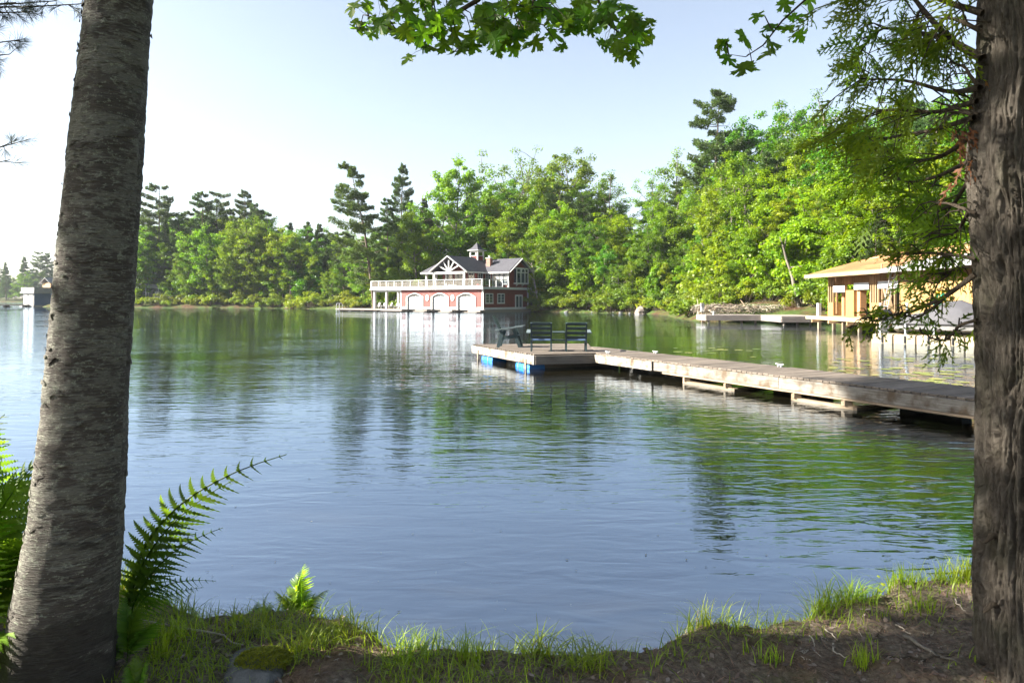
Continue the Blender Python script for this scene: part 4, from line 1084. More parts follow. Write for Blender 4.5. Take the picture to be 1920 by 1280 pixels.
p = at(1317, 590, 59.2); lp = empty('dock_post', (p.x, 59.2, gz(p.x, 59.2)), 0, 'wooden post with a white box on top at the grey dock corner', 'post')
MB().box(-.06, .06, -.06, .06, -.6, 1.5).build('post', CRIB, lp); MB().box(-.13, .13, -.12, .10, .85, 1.5).build('white_board', WHITE, lp); MB().box(-.16, .10, -.2, .10, 1.3, 1.62).build('lamp_box', GREYPAINT, lp)
cl = empty('dock_cleat', (16.5, 55.9, .68), 0, 'small white mooring bollard on the grey dock', 'bollard'); MB().tube([(0, 0, 0), (0, 0, .3)], .07, 8).build('post', WHITE, cl); MB().box(-.16, .16, -.04, .04, .2, .26).build('crossbar', WHITE, cl)

# ------------------------------------------------------------------ half built timber boathouse
nb = empty('timber_boathouse', (21.6, 31.0, 0), 0, 'half built timber boathouse with bare plywood, studs and decked roof', 'boathouse')
# local: x = into the building, y = along the wall away from the camera
def ly(Y): return Y - 31.0
SILL, HEAD, EAVE = .82, 2.55, 3.42
MB().box(-.9, 8.5, -.6, 16.6, .62, .80).build('floor_platform', PALEWOOD, nb)
MB().box(-1.0, -.9, 3.5, 16.9, .60, .83).build('rim_board', PALEWOOD, nb)
for Y in (46.4, 44.3, 43.0, 41, 39): MB().box(-.8, -.62, ly(Y) - .09, ly(Y) + .09, -.8, .62).build('post', CRIB, nb)
for Y in (46.0, 43.6, 41.2): MB().box(-1.4, 2, ly(Y) - .06, ly(Y) + .06, .42, .60).build('joist', PALEWOOD, nb)
def column(y0, y1, mat=PLY, h=HEAD):
    MB().box(0, .55, y0, y1, .80, h).build('column_cladding', mat, nb)
column(ly(45.9), ly(46.7), PLY, 1.75); column(ly(43.15), ly(44.2), PLY); column(ly(40.4), ly(41.1), PLY, 1.75)
for Y in (46.68, 46.35, 46.0, 45.55): MB().box(.02, .14, ly(Y) - .045, ly(Y) + .02, 1.0, EAVE).build('stud', PALEWOOD if Y > 46.3 or Y == 46.0 else STUD, nb)
for Y in (41.15, 40.9, 40.65, 40.35): MB().box(.02, .14, ly(Y) - .045, ly(Y) + .02, 1.0, EAVE).build('stud', PALEWOOD, nb)
MB().box(.56, .70, ly(45.5), ly(45.9), .8, HEAD).build('jamb', STUD, nb); MB().box(.2, .7, ly(41.15), ly(41.6), .8, HEAD).build('jamb', STUD, nb); MB().box(.2, .6, ly(42.75), ly(43.14), .8, HEAD).build('jamb', STUD, nb)
for Y0, Y1, z0 in ((44.3, 45.9, HEAD - .12), (41.3, 43.1, HEAD + .02), (38.2, 40.3, HEAD + .05)):
    MB().box(-.02, .0, ly(Y0), ly(Y1), z0, z0 + .42).build('wrapped_header', WRAP, nb)
    MB().box(.01, .16, ly(Y0), ly(Y1), z0, z0 + .44).build('header', STUD, nb)
for Y in np.arange(38.2, 46.7, .24): MB().box(.03, .14, ly(Y) - .022, ly(Y) + .022, HEAD + .35, EAVE).build('cripple_stud', STUD, nb)
MB().box(0, .15, 0, ly(46.7), EAVE, EAVE + .09).build('top_plate', PALEWOOD, nb); MB().box(.005, .15, ly(38), ly(46.7), .80, .86).build('sole_plate', PALEWOOD, nb)
for Y in (39.9, 39.2, 38.6, 38.05): MB().box(.02, .14, ly(Y) - .02, ly(Y) + .03, .86, EAVE).build('stud', PALEWOOD, nb)
for k, Y in enumerate(np.arange(31.0, 38.0, 1.22)): MB().box(-.012, .012, ly(Y) + .006, min(ly(Y) + 1.21, 7.0), .84, 3.05).build('plywood_sheet', PLY, nb)
for Y in np.arange(31.2, 38, .4): MB().box(.03, .14, ly(Y) - .022, ly(Y) + .022, 3.05, EAVE).build('cripple_stud', STUD, nb)
MB().box(.4, .44, 0, 7, 3.05, EAVE).build('inner_sheathing', PLY, nb)
for x in np.arange(1.2, 8.4, 1.1): MB().box(x - .045, x + .045, 15.6, 15.7, .8, 3.9).build('stud', STUD, nb)
for y in np.arange(8.2, 15.6, .62): MB().box(8.2, 8.3, y - .03, y + .03, .8, 3.5).build('stud', STUD, nb)
MB().box(8.22, 8.26, 0, 9, .8, 3.5).build('back_sheathing', PLY, nb)
MB().beam((.2, ly(39.9), 2.75), (-.2, ly(38.4), .95), .10, .28, (1, 0, 0)).build('brace_board', PALEWOOD, nb)
MB().beam((4, ly(41.5), 1.0), (4.2, ly(44.0), 2.5), .05, .15, (1, 0, 0)).build('brace_board', PALEWOOD, nb)
MB().box(-.55, -.35, ly(46.9), ly(47.2), .8, 1.7).build('leaning_sheet', WRAP, nb)
# roof: strips of sheathing on a low gable
y0, y1 = -.5, 17.0; xe, ze, xr, zr = -1.0, 3.62, 4.5, 5.1
for side in (0, 1):
    n = 9
    for k in range(n):
        f0, f1 = k / n, (k + .985) / n
        P_ = lambda f, y: ((xe + (xr - xe) * f) if not side else (2 * xr - xe - (xr - xe) * f), y, ze + (zr - ze) * f + (k % 2) * .004)
        ya = y0; cuts = [y0, 2.3 + (k % 2) * 1.2, 4.9 + (k % 2) * 1.2, 7.3 + (k % 2) * 1.2, 9.7 + (k % 2) * 1.2, 12.1 + (k % 2) * 1.2, 14.6 + (k % 2) * 1.2, y1]
        for c0, c1 in zip(cuts[:-1], cuts[1:]):
            o = MB().slab([P_(f0, c0), P_(f1, c0), P_(f1, c1 - .012), P_(f0, c1 - .012)], (0, 0, .03)).build('roof_sheet', ROOFDECK if not (side == 0 and c1 < 8.4 and k < 4) else GREYPAINT, nb)
MB().box(xe - .05, xe, 7.2, y1 + .03, ze - .20, ze + .05).build('fascia', PALEWOOD, nb); MB().box(xe - .05, xe, y0, 7.19, ze - .18, ze + .03).build('fascia', GREYPAINT, nb)
MB().beam((xe, y1 + .02, ze - .09), (xr, y1 + .02, zr - .09), .05, .2, (0, 1, 0)).build('rake_board', PALEWOOD, nb)
for y in np.arange(.0, 17, .6): MB().beam((xe, y, ze - .08), (xr, y, zr - .08), .045, .12, (0, 1, 0)).build('rafter', STUD, nb)
for x, y in ((xr, 16.3), (xr, 13.6), (xe + .2, 7.4)): MB().box(x - .03, x + .03, y - .03, y + .03, ze if x < 0 else zr, (ze if x < 0 else zr) + .35).build('roof_stake', PALEWOOD, nb)
MB().beam((3.2, 2.5, 4.80), (3.2, 16.6, 4.80), .05, .05).build('toe_board', PALEWOOD, nb)
# ladders
al_ = empty('extension_ladder', (20.7, 37.6, .1), 0, 'aluminium ladder leaning against the half built boathouse', 'ladder')
for y in (0, .45): MB().beam((-.25, y, 0), (.75, y + .5, 3.6), .05, .09, (1, 0, 0)).build('stile', METAL, al_)
for k in range(11):
    f = .06 + k * .088; MB().tube([(-.25 + f, .5 * f, 3.6 * f), (-.25 + f, .45 + .5 * f, 3.6 * f)], .022, 6).build('rung', METAL, al_)
gl_ = empty('step_ladder', (20.9, 33.45, .80), R(0), 'green fibreglass step ladder against the plywood wall', 'ladder')
for y in (-.28, .28):
    MB().beam((-.3, y, 0), (.1, y * .6, 1.5), .04, .09, (1, 0, 0)).build('stile', GREENFG, gl_)
    MB().beam((.5, y, 0), (.14, y * .6, 1.5), .03, .06, (1, 0, 0)).build('rear_stile', GREENFG, gl_)
    MB().box(-.34, -.24, y - .05, y + .05, 0, .22).build('foot', YELLOW, gl_)
for k in range(4):
    f = .18 + k * .2; MB().box(-.3 + .4 * f - .05, -.3 + .4 * f + .05, -.28 + .11 * f, .28 - .11 * f, 1.5 * f, 1.5 * f + .035).build('step', METAL, gl_)
MB().box(.0, .24, -.2, .2, 1.5, 1.56).build('cap', YELLOW, gl_)

# ------------------------------------------------------------------ covered motor boat on a beige float dock
ANG = R(-42)
ff = empty('float_dock', (17.3, 31.2, 0), ANG, 'beige modular float dock carrying the covered boat', 'dock')
for k in range(9):
    for q in range(2):
        MB().box(k * .9 - .6, k * .9 + .285, q * .9 - .8, q * .9 + .085, -.2, .40).build('float_cube', BEIGE, ff, bevel=.05)
        if q == 0: MB().tube([(k * .9 - .16, -.83, .05), (k * .9 - .16, -.83, .36)], .03, 6).build('pin', DARKMETAL, ff)
bt = empty('motor_boat', (17.75, 31.45, .40), ANG, 'covered motor boat with black outboard behind the cedar branch', 'boat')
st = [(0, .95, .10), (.8, 1.02, .08), (2.2, 1.05, .06), (3.6, .9, .10), (4.6, .5, .22), (5.2, .04, .4)]
vs, fs = [], []
for x, hw, kz in st:
    vs += [(x, -hw, .62), (x, -hw * .9, .25), (x, 0, kz - .02), (x, hw * .9, .25), (x, hw, .62)]
for k in range(len(st) - 1):
    for q in range(4): fs.append((k * 5 + q, (k + 1) * 5 + q, (k + 1) * 5 + q + 1, k * 5 + q + 1))
fs.append((0, 1, 2, 3, 4))
MB().add(vs, fs).build('hull', GREYPAINT, bt)
vs, fs = [], []
for x, hw, top in ((-.15, .98, .66), (.3, 1.06, .86), (1.2, 1.1, 1.02), (1.9, 1.1, 1.45), (2.5, 1.1, 1.55), (3.6, .95, 1.05), (4.6, .55, .84), (5.3, .06, .68)):
    vs += [(x, -hw, .50), (x, -hw * .97, .66), (x, -hw * .5, top - .05), (x, 0, top), (x, hw * .5, top - .05), (x, hw * .97, .66), (x, hw, .50)]
for k in range(7):
    for q in range(6): fs.append((k * 7 + q, (k + 1) * 7 + q, (k + 1) * 7 + q + 1, k * 7 + q + 1))
fs.append(tuple(range(7)))
MB().add(vs, fs).build('boat_cover', COVER, bt, smooth=True)
for x in (.5, 1.6): MB().box(x, x + .07, -1.02, -.95, 0, .6).build('bunk_post', METAL, bt)
mo = empty('tmp', (0, 0, 0)); bpy.data.objects.remove(mo)
cow = []
prof = [(-.10, .62), (-.16, .95), (-.30, 1.12), (-.62, 1.10), (-.80, .92), (-.78, .62)]
mb = MB()
n = len(prof)
for s, k in ((-.24, .86), (-.17, 1), (.17, 1), (.24, .86)):
    cx, cz = -.46, .84
    mb.v += [(cx + (x - cx) * k, s, cz + (z_ - cz) * k) for x, z_ in prof]
for r in range(3):
    for q in range(n): mb.f.append((r * n + q, r * n + (q + 1) % n, (r + 1) * n + (q + 1) % n, (r + 1) * n + q))
mb.f += [tuple(range(n)), tuple(range(3 * n, 4 * n))]
ob = mb.build('outboard_motor', BLACKPL, bt, bevel=.02)
ms_ = MB(); ms_.slab([(-.60, -.246, .72), (-.18, -.246, .84), (-.18, -.246, .88), (-.60, -.246, .76)], (0, -.006, 0)); ms_.build('stripe', METAL, ob)
mb = MB(); mb.box(-.62, -.32, -.12, .12, .05, .62); mb.box(-.66, -.30, -.10, .10, -.35, .05); mb.slab([(-.95, -.16, -.08), (-.30, -.16, -.08), (-.30, .16, -.08), (-.95, .16, -.08)], (0, 0, .03)); mb.build('lower_unit', DARKMETAL, ob)
mb = MB()
for a in (0, 2.1, 4.2): mb.beam((-.70, 0, -.25), (-.70, .2 * math.cos(a), -.25 + .2 * math.sin(a)), .03, .1, (1, 0, 0))
mb.build('propeller', METAL, ob)
for px, Y, lab in ((1651, 32.6, 'white lift pole farther from the outboard motor'), (1701, 31.0, 'white lift pole beside the outboard motor')):
    q = at(px, 600, Y); l_ = empty('lift_pole', (q.x, Y, 0), 0, lab, 'pole', 'poles of the boat lift')
    MB().tube([(0, 0, -.8), (0, 0, 1.75)], .055, 8).build('pole', METAL, l_); MB().tube([(0, 0, 1.75), (0, 0, 1.8)], .07, 8).build('cap', WHITE, l_)

# ------------------------------------------------------------------ brush pile, shore rocks, dead trunks
def stone(name, loc, sx, sy, sz, seed, mat, label, group=None, cat='rock', sub=3, amp=.25):
    bm = bmesh.new(); bmesh.ops.create_icosphere(bm, subdivisions=sub, radius=1)
    co = np.array([v.co[:] for v in bm.verts]); d = 1 + amp * fbm(co * 1.3 + seed * 3.7, 3)
    co = co * d[:, None]; co[:, 2] = np.maximum(co[:, 2], -.5)
    for v, c in zip(bm.verts, co * [sx, sy, sz]): v.co = c
    me = bpy.data.meshes.new(name); bm.to_mesh(me); bm.free(); me.materials.append(mat)
    o = link(bpy.data.objects.new(name, me)); o.location = loc; o.rotation_euler = (0, 0, seed)
    return tag(o, label, cat, group)
def rockmat(name, c0, c1, moss=None, nsc=3.2):
    M = Mat(name); co = M.coord(); n = M.noise(co, nsc, 8, .7)
    c = M.ramp(n, [(.3, c0), (.7, c1)])
    if moss:
        g = M.new('NewGeometry'); sp = M.new('SeparateXYZ'); M.l(g.outputs['Normal'], sp.inputs[0])
        k = M.math('MULTIPLY', sp.outputs[2], M.noise(co, 1.6, 4)); c = M.mix(M.ramp(k, [(.30, (0, 0, 0)), (.42, (1, 1, 1))]), c, moss)
    return M.set(c, .9, .2, M.bump(n, .6, .06))
ROCK = rockmat('granite', (.09, .078, .07), (.26, .22, .195)); GREYROCK = rockmat('wet_grey_stone', (.05, .05, .05), (.17, .17, .17), None, 16)
q = at(1203, 588, 90.5); stone('shore_rock', (q.x, 90.5, .1), 1.25, .9, 1.05, 1.3, ROCK, 'large pale pointed boulder standing in the water at the hillside shore')
for k, px in enumerate((1063, 1112, 1120, 1150, 1165, 1182, 1230, 1262, 1290, 1302)):
    Y = float(np.interp(px, [1050, 1120, 1200, 1310], [101.5, 97, 91.6, 87])); q = at(px, 587, Y)
    stone('shore_stone', (q.x, Y, .02), *(np.random.RandomState(k).uniform(.25, .55, 3) * [1, 1, .55]), k + 4.1, GREYROCK, 'small stone in the row along the dark hillside waterline', 'stones along the hillside waterline', sub=2)
bp = MB(); rs = np.random.RandomState(9)
brush = empty('brush_pile', (19.5, 60.5, gz(19.5, 60.5)), 0, 'heap of dry cut branches on the shore behind the grey dock', 'brush pile')
for g in range(3):
    parts = []
    for k in range(150):
        c = np.array([rs.uniform(-3.2, 4.2), rs.uniform(-1.4, 1.4), rs.uniform(.0, .7)]); d = unit(np.array([rs.normal(0, 1), rs.normal(0, .6), rs.normal(.15, .25)])); L = rs.uniform(.5, 1.6)
        bnd = rs.normal(0, .12, 3)
        parts.append(tube_np(np.stack([c - d * L / 2, c + bnd, c + d * L / 2]), np.array([.03, .022, .008]) * rs.uniform(.6, 1.3), 4))
    o = obj_np('branch_layer', *join_np(parts), (PALEBARK, BARK, CRIB)[g], brush); o['kind'] = 'stuff'
def dead_trunk(p0, p1, r, label, nb_=7, seed=1, mat=PALEBARK):
    rs = np.random.RandomState(seed); p0 = np.array(p0); p1 = np.array(p1); t = np.linspace(0, 1, 8)
    root = empty('dead_tree', p0[:], 0, label, 'dead tree'); L = np.linalg.norm(p1 - p0)
    pts = np.outer(t, p1 - p0) + np.cumsum(rs.normal(0, .02 * L, (8, 3)), 0) * t[:, None]
    obj_np('trunk', *tube_np(pts, r * (1 - .75 * t), 7), mat, root, smooth=True)
    for k in range(nb_):
        f = rs.uniform(.3, .95); b = np.array([np.interp(f, t, pts[:, q]) for q in range(3)]); d = unit(rs.normal(0, 1, 3) + (p1 - p0) / L * .7); l = L * rs.uniform(.12, .3)
        obj_np('bare_branch', *tube_np(np.stack([b, b + d * l * .5 + [0, 0, .05], b + d * l]), np.array([r * .4, r * .25, .01]), 4), mat, root)
    return root
a, b = at(1085, 490, 110), at(1050, 425, 111); dead_trunk(a, b, .28, 'pale broken trunk leaning among maples beside the boathouse', 9, 4)
x_ = at(1500, 583, 59.6).x; a = Vector((x_, 59.6, gz(x_, 59.6) - .2)); b = at(1465, 455, 61); dead_trunk(a, b, .22, 'pale sunlit trunk leaning left at the end of the grey dock', 2, 8, BARK)
for px0, py0, px1, py1, Y, lab in ((1540, 590, 1600, 520, 57, 'bare fallen treetop beside the half built boathouse'), (1010, 560, 1004, 500, 106, 'grey trunk standing right of the boathouse gable')):
    x_ = at(px0, py0, Y).x; a = Vector((x_, Y, gz(x_, Y) - .2)); b = at(px1, py1, Y + 1); dead_trunk(a, b, .16, lab, 12, int(px0), PALEBARK)
# lily pads behind the walkway and out on the lake
def lilymat():
    M = Mat('lily_pad'); oi = M.new('ObjectInfo'); return M.set(M.ramp(oi.outputs['Random'], [(0, (.10, .15, .03)), (1, (.24, .24, .06))]), .35, .5)
LILY = lilymat(); n = 14
lme = bpy.data.meshes.new('lily_pad'); lme.from_pydata([(0, 0, .003)] + [(.13 * math.cos(.25 + k * 5.78 / n), .13 * math.sin(.25 + k * 5.78 / n), .004) for k in range(n + 1)], [], [(0, k + 1, k + 2) for k in range(n)]); lme.materials.append(LILY)
for k in range(120):
    if k < 105: px, py = rs.uniform(1560, 1840), rs.uniform(668, 735)
    elif k < 120: px, py = rs.uniform(1240, 1420), rs.uniform(650, 672)
    else: px, py = rs.uniform(380, 640), rs.uniform(626, 650)
    Y = CAM_H * FPX / (py - HORIZON); X_ = (px - 960) / FPX * Y
    rel = Vector((X_, Y, 0)) - W0
    if -.4 < rel.dot(Nn) < WW + .5 and rel.dot(U) > -6: continue
    o = link(bpy.data.objects.new('lily_pad', lme)); o.location = (X_, Y, .004 + .0004 * (k % 9)); s_ = rs.uniform(.7, 1.5) * (1 if k < 120 else 1.6); o.scale = (s_, s_ * rs.uniform(.8, 1), 1); o.rotation_euler = (0, 0, rs.rand() * 6.28)
    tag(o, 'floating lily pad in the shallows behind the walkway' if k < 105 else ('lily pad on the open water beyond the platform' if k < 120 else 'lily pad in the drift out on the lake'), 'lily pad', 'lily pads by the walkway' if k < 105 else ('lily pads beyond the platform' if k < 120 else 'lily pads out on the lake'))
for t, s_, lab in ((.9, WW - .12, 'small mooring cleat on the far edge of the walkway beside the chairs'), (5.2, WW - .12, 'small mooring cleat on the far edge farther along the walkway'), (.35, .14, 'small mooring cleat at the joint of platform and walkway')):
    q = W0 + U * t + Nn * s_; c = empty('cleat', (q.x, q.y, DZ), math.atan2(U.y, U.x), lab, 'cleat', None)
    for x in (-.04, .04): MB().box(x - .015, x + .015, -.02, .02, 0, .05).build('foot', METAL, c)
    MB().tube([(-.11, 0, .06), (0, 0, .05), (.11, 0, .06)], .014, 6).build('horn', METAL, c)

# ------------------------------------------------------------------ birch in the left foreground
def birchmat():
    M = Mat('birch_bark'); uvn = M.new('UVMap'); 
    def mapped(sx, sy, off=0.):
        mp = M.new('Mapping'); mp.inputs['Scale'].default_value = (sx, sy, 1); mp.inputs['Location'].default_value = (off, off * 2, 0); M.l(uvn.outputs[0], mp.inputs[0]); return mp.outputs[0]
    strip = M.noise(mapped(9, 85), 1.6, 6, .6, .6)          # thin horizontal peels
    strip2 = M.noise(mapped(26, 230, 3), 1.3, 5, .65, .4)
    blot = M.noise(mapped(3.2, 7, 7), 1.4, 6, .62, .6)      # big dark patches
    blot2 = M.noise(mapped(18, 40, 5), 1.2, 5, .6, .8)
    dots = M.noise(mapped(60, 90, 1), 1.5, 3, .7)
    pale = M.ramp(strip2, [(.28, (.085, .08, .068)), (.55, (.14, .135, .115)), (.78, (.22, .215, .185))])
    brown = M.ramp(strip, [(.25, (.042, .036, .032)), (.6, (.08, .069, .06)), (.8, (.13, .115, .097))])
    k = M.math('ADD', M.math('MULTIPLY', blot, .52), M.math('ADD', M.math('MULTIPLY', strip, .30), M.math('MULTIPLY', blot2, .22)))
    c = M.mix(M.ramp(k, [(.500, (1, 1, 1)), (.540, (.0, .0, .0))]), pale, brown)
    c = M.mix(M.ramp(strip2, [(.34, (.9, .9, .9)), (.38, (0, 0, 0))]), c, (.035, .029, .025))     # dark seams
    c = M.mix(M.ramp(M.math('MULTIPLY', dots, blot2), [(.30, (0, 0, 0)), (.36, (.5, .5, .5))]), c, (.30, .33, .25))      # lichen
    lent = M.noise(mapped(13, 95, 11), 1.5, 2, .5, .2)           # long dark lenticels
    c = M.mix(M.ramp(lent, [(.68, (0, 0, 0)), (.70, (.8, .8, .8))]), c, (.022, .018, .016))
    sp = M.new('SeparateXYZ'); M.l(uvn.outputs[0], sp.inputs[0])
    low = M.math('ADD', M.math('MULTIPLY', sp.outputs[1], -1.25), M.math('MULTIPLY', blot, 2.3))
    c = M.mix(M.ramp(low, [(.62, (0, 0, 0)), (.80, (.85, .85, .85))]), c, (.026, .021, .018))       # black old bark at the foot
    h = M.math('ADD', strip2, M.math('MULTIPLY', strip, 1.5))
    return M.set(c, .75, .25, M.bump(dots, .3, .004, M.bump(h, .85, .012)))
BIRCH = birchmat()
birch = empty('birch_tree', (0, 0, 0), 0, 'thick birch with peeling grey brown bark at the left edge', 'tree')
nz_, na_ = 420, 120
h_ = np.linspace(-.25, 1, nz_)
zz = .5 + h_ * 3.2
def birch_axis(z):
    t = (z - .5)
    px = np.interp(z, [.2, .56, 1.2, 2.0, 2.8, 3.2, 4.2], [86, 104, 146, 177, 208, 226, 256])   # leaning a little to the right
    Y = 2.55 + .03 * t
    return (px - 960) / FPX * Y, Y
bx, by = birch_axis(zz)
rad_ = .87 * np.interp(zz, [.0, .5, .75, 1.2, 2.0, 2.8, 3.2, 4.0], [.32, .235, .205, .176, .156, .138, .131, .122])
th = np.linspace(0, 2 * np.pi, na_ + 1)
Z, T = np.meshgrid(zz, th, indexing='ij')
pn = np.stack([np.cos(T).ravel() * 1.2, np.sin(T).ravel() * 1.2, Z.ravel() * 1.6], -1)
rr = rad_[:, None] * (1 + .035 * fbm(pn, 3).reshape(Z.shape)) + .0035 * fbm(np.stack([np.cos(T).ravel() * 3, np.sin(T).ravel() * 3, Z.ravel() * 42], -1), 3).reshape(Z.shape)
rr += rad_[:, None] * .30 * (np.maximum(0, np.cos(T * 4 + .6)) ** 2) * sstep(.95, .25, Z)       # root flare
for kz, ka, kr, kh in ((2.98, -1.75, .10, .014), (2.72, -1.35, .07, .012), (2.2, -2.9, .05, .012), (3.12, -1.1, .09, .012), (1.9, -.2, .05, .01), (2.55, -.15, .06, .01), (1.3, -3.0, .09, .018)):
    dd = np.hypot((Z - kz) * 1.0, ((T - (ka % 6.283) + np.pi) % (2 * np.pi) - np.pi) * .15); rr += kh * np.exp(-(dd / (kr * .45)) ** 2)
V = np.stack([bx[:, None] + rr * np.cos(T), by[:, None] + rr * np.sin(T), Z], -1).reshape(-1, 3)
i, j = np.meshgrid(np.arange(nz_ - 1), np.arange(na_), indexing='ij'); w = na_ + 1
F = np.stack([i * w + j, i * w + j + 1, (i + 1) * w + j + 1, (i + 1) * w + j], -1).reshape(-1, 4)
UV = np.stack([T.ravel() * .17, Z.ravel() - .5], -1)
obj_np('trunk', V, F, BIRCH, birch, smooth=True, uv=UV)
rs = np.random.RandomState(21)
vs, fs, uvs = [], [], []                                        # loose curls of bark standing off the trunk
for k in range(340):
    z0 = rs.uniform(.6, 3.3); a0 = rs.uniform(-np.pi, 0) if rs.rand() < .8 else rs.uniform(0, np.pi); da = rs.uniform(.10, .5); hh = rs.uniform(.004, .018)
    m = 6; lift = rs.uniform(.001, .0045); tilt = rs.normal(0, .012)
    b = len(vs); x0, y0 = birch_axis(np.array([z0])); r0 = np.interp(z0, zz, rad_) * 1.012
    for q in range(m):
        u = q / (m - 1); a = a0 + da * u; e = math.sin(math.pi * u) ** .6
        for s in (0, 1):
            r_ = r0 + .002 + (lift * (1 - s) * e)
            zc = z0 + (s - .5) * hh * (.3 + e) + tilt * (u - .5)
            vs.append((x0[0] + r_ * math.cos(a), y0 + r_ * math.sin(a) if np.isscalar(y0) else y0[0] + r_ * math.sin(a), zc)); uvs.append(((a % 6.2832) * .17, zc - .5))
    for q in range(m - 1): fs.append((b + q * 2, b + q * 2 + 2, b + q * 2 + 3, b + q * 2 + 1))
o = obj_np('bark_peels', np.array(vs), np.array(fs), BIRCH, birch, uv=np.array(uvs)); o['kind'] = 'stuff'
crown_proto = decid(91, 9, 3.0, .3, 11, 60, .10, .7, trunk_r=.085, fill=12)
for ch in list(crown_proto.children):
    ch.parent = birch; link_ = col.objects.link(ch); ch.location = (birch_axis(3.7)[0], birch_axis(3.7)[1], 4.1); ch.name = 'upper_trunk' if ch.name.startswith('trunk') else 'crown'

# ------------------------------------------------------------------ cedar at the right edge
def cedarbark():
    M = Mat('cedar_bark'); co = M.coord(); uvn = M.new('UVMap')
    at_ = M.new('Attribute', attribute_name='ridge')
    mp = M.new('Mapping'); mp.inputs['Scale'].default_value = (48, 8, 1); M.l(uvn.outputs[0], mp.inputs[0])
    n = M.noise(mp.outputs[0], 1.6, 7, .7, .5); n2 = M.noise(co, 60, 4, .7)
    c = M.ramp(n, [(.25, (.032, .026, .021)), (.55, (.10, .087, .073)), (.8, (.23, .205, .175))])
    c = M.mix(M.ramp(M.noise(co, 5, 5), [(.52, (0, 0, 0)), (.70, (.5, .5, .5))]), c, (.075, .075, .05))
    return M.set(c, .9, .15, M.bump(n2, .6, .006, M.bump(n, 1., .022)))
CEDARB = cedarbark()
cedar = empty('cedar_tree', (0, 0, 0), 0, 'rough barked cedar at the right edge with drooping green sprays', 'tree')
nz_ = 720; th = np.radians(np.concatenate([np.linspace(138, 328, 330), np.linspace(328, 498, 60)[1:]])); na_ = len(th) - 1      # finest where the lake bank faces it
zz = np.linspace(.1, 3.6, nz_)
Z, T = np.meshgrid(zz, th, indexing='ij')
YC = 2.62
left = np.interp(zz, [.1, .5, .9, 1.3, 1.7, 2.1, 2.35, 2.55, 2.7, 2.85, 3.2, 3.6], [1822, 1832, 1824, 1830, 1833, 1826, 1818, 1815, 1822, 1835, 1838, 1840])
rad_ = np.interp(zz, [.1, .5, 1, 2, 2.6, 2.8, 3.6], [.30, .245, .225, .215, .222, .205, .195])
cx = (left - 960) / FPX * YC + rad_                             # the silhouette, not the axis, stands at these columns
for _ in range(20): cx = YC * np.tan(np.arctan((left - 960) / FPX) + np.arcsin(np.minimum(.9, (rad_ + .006) / np.hypot(cx, YC))))
pc = np.stack([np.cos(T).ravel() * 2.4, np.sin(T).ravel() * 2.4, Z.ravel() * .9], -1)
warp = fbm(pc * 1.2, 3).reshape(Z.shape)
fur = perlin(np.stack([np.cos(T + .16 * warp).ravel() * 12, np.sin(T + .16 * warp).ravel() * 12, Z.ravel() * 1.5], -1)).reshape(Z.shape)
fur2 = perlin(np.stack([np.cos(T + .1 * warp).ravel() * 27, np.sin(T + .1 * warp).ravel() * 27, Z.ravel() * 5 + 5], -1)).reshape(Z.shape)
ridge = (1 - np.minimum(1, np.abs(fur) * 4.6)) ** .7 * .75 + (1 - np.minimum(1, np.abs(fur2) * 4.2)) ** .8 * .40
smooth_up = 1 - .45 * sstep(2.3, 3.2, Z)
rr = rad_[:, None] * (1 + .02 * warp) - .046 * ridge * smooth_up + .004 * fbm(np.stack([np.cos(T).ravel() * 14, np.sin(T).ravel() * 14, Z.ravel() * 20], -1), 2).reshape(Z.shape) + .014
rr += rad_[:, None] * .25 * (np.maximum(0, np.cos(T * 3 + .4)) ** 2) * sstep(.75, .2, Z)
V = np.stack([cx[:, None] + rr * np.cos(T), YC + rr * np.sin(T), Z], -1).reshape(-1, 3)
i, j = np.meshgrid(np.arange(nz_ - 1), np.arange(na_), indexing='ij'); w = na_ + 1
F = np.stack([i * w + j, i * w + j + 1, (i + 1) * w + j + 1, (i + 1) * w + j], -1).reshape(-1, 4)
obj_np('trunk', V, F, CEDARB, cedar, smooth=True, uv=np.stack([T.ravel() * .22, Z.ravel()], -1))
tp = np.array([(cx[-1], YC, 3.5), (cx[-1] + .1, YC + .05, 6), (cx[-1] + .05, YC, 9.5)])
obj_np('upper_trunk', *tube_np(tp, [.20, .14, .03], 14), CEDARB, cedar, smooth=True)
for zk, tk, lk in ((1.10, 3.05, .05), (.84, 3.3, .06)):         # stubs of dead twigs on the left flank
    k = int((zk - .1) / 3.5 * (nz_ - 1)); p0 = np.array([cx[k] - rad_[k] * .9, YC - .03, zk])
    obj_np('stub', *tube_np(np.stack([p0, p0 + [-.045, -.02, .01], p0 + [-.075, -.02, -.02]]), [.016, .012, .005], 6), TWIG, cedar)
SPRAY = leafmat('cedar_spray', (.06, .12, .007), (.16, .235, .014), .55, .55, False, 1.6)
RUST = leafmat('dead_cedar_spray', (.10, .04, .014), (.20, .09, .03), .3, .6, False)
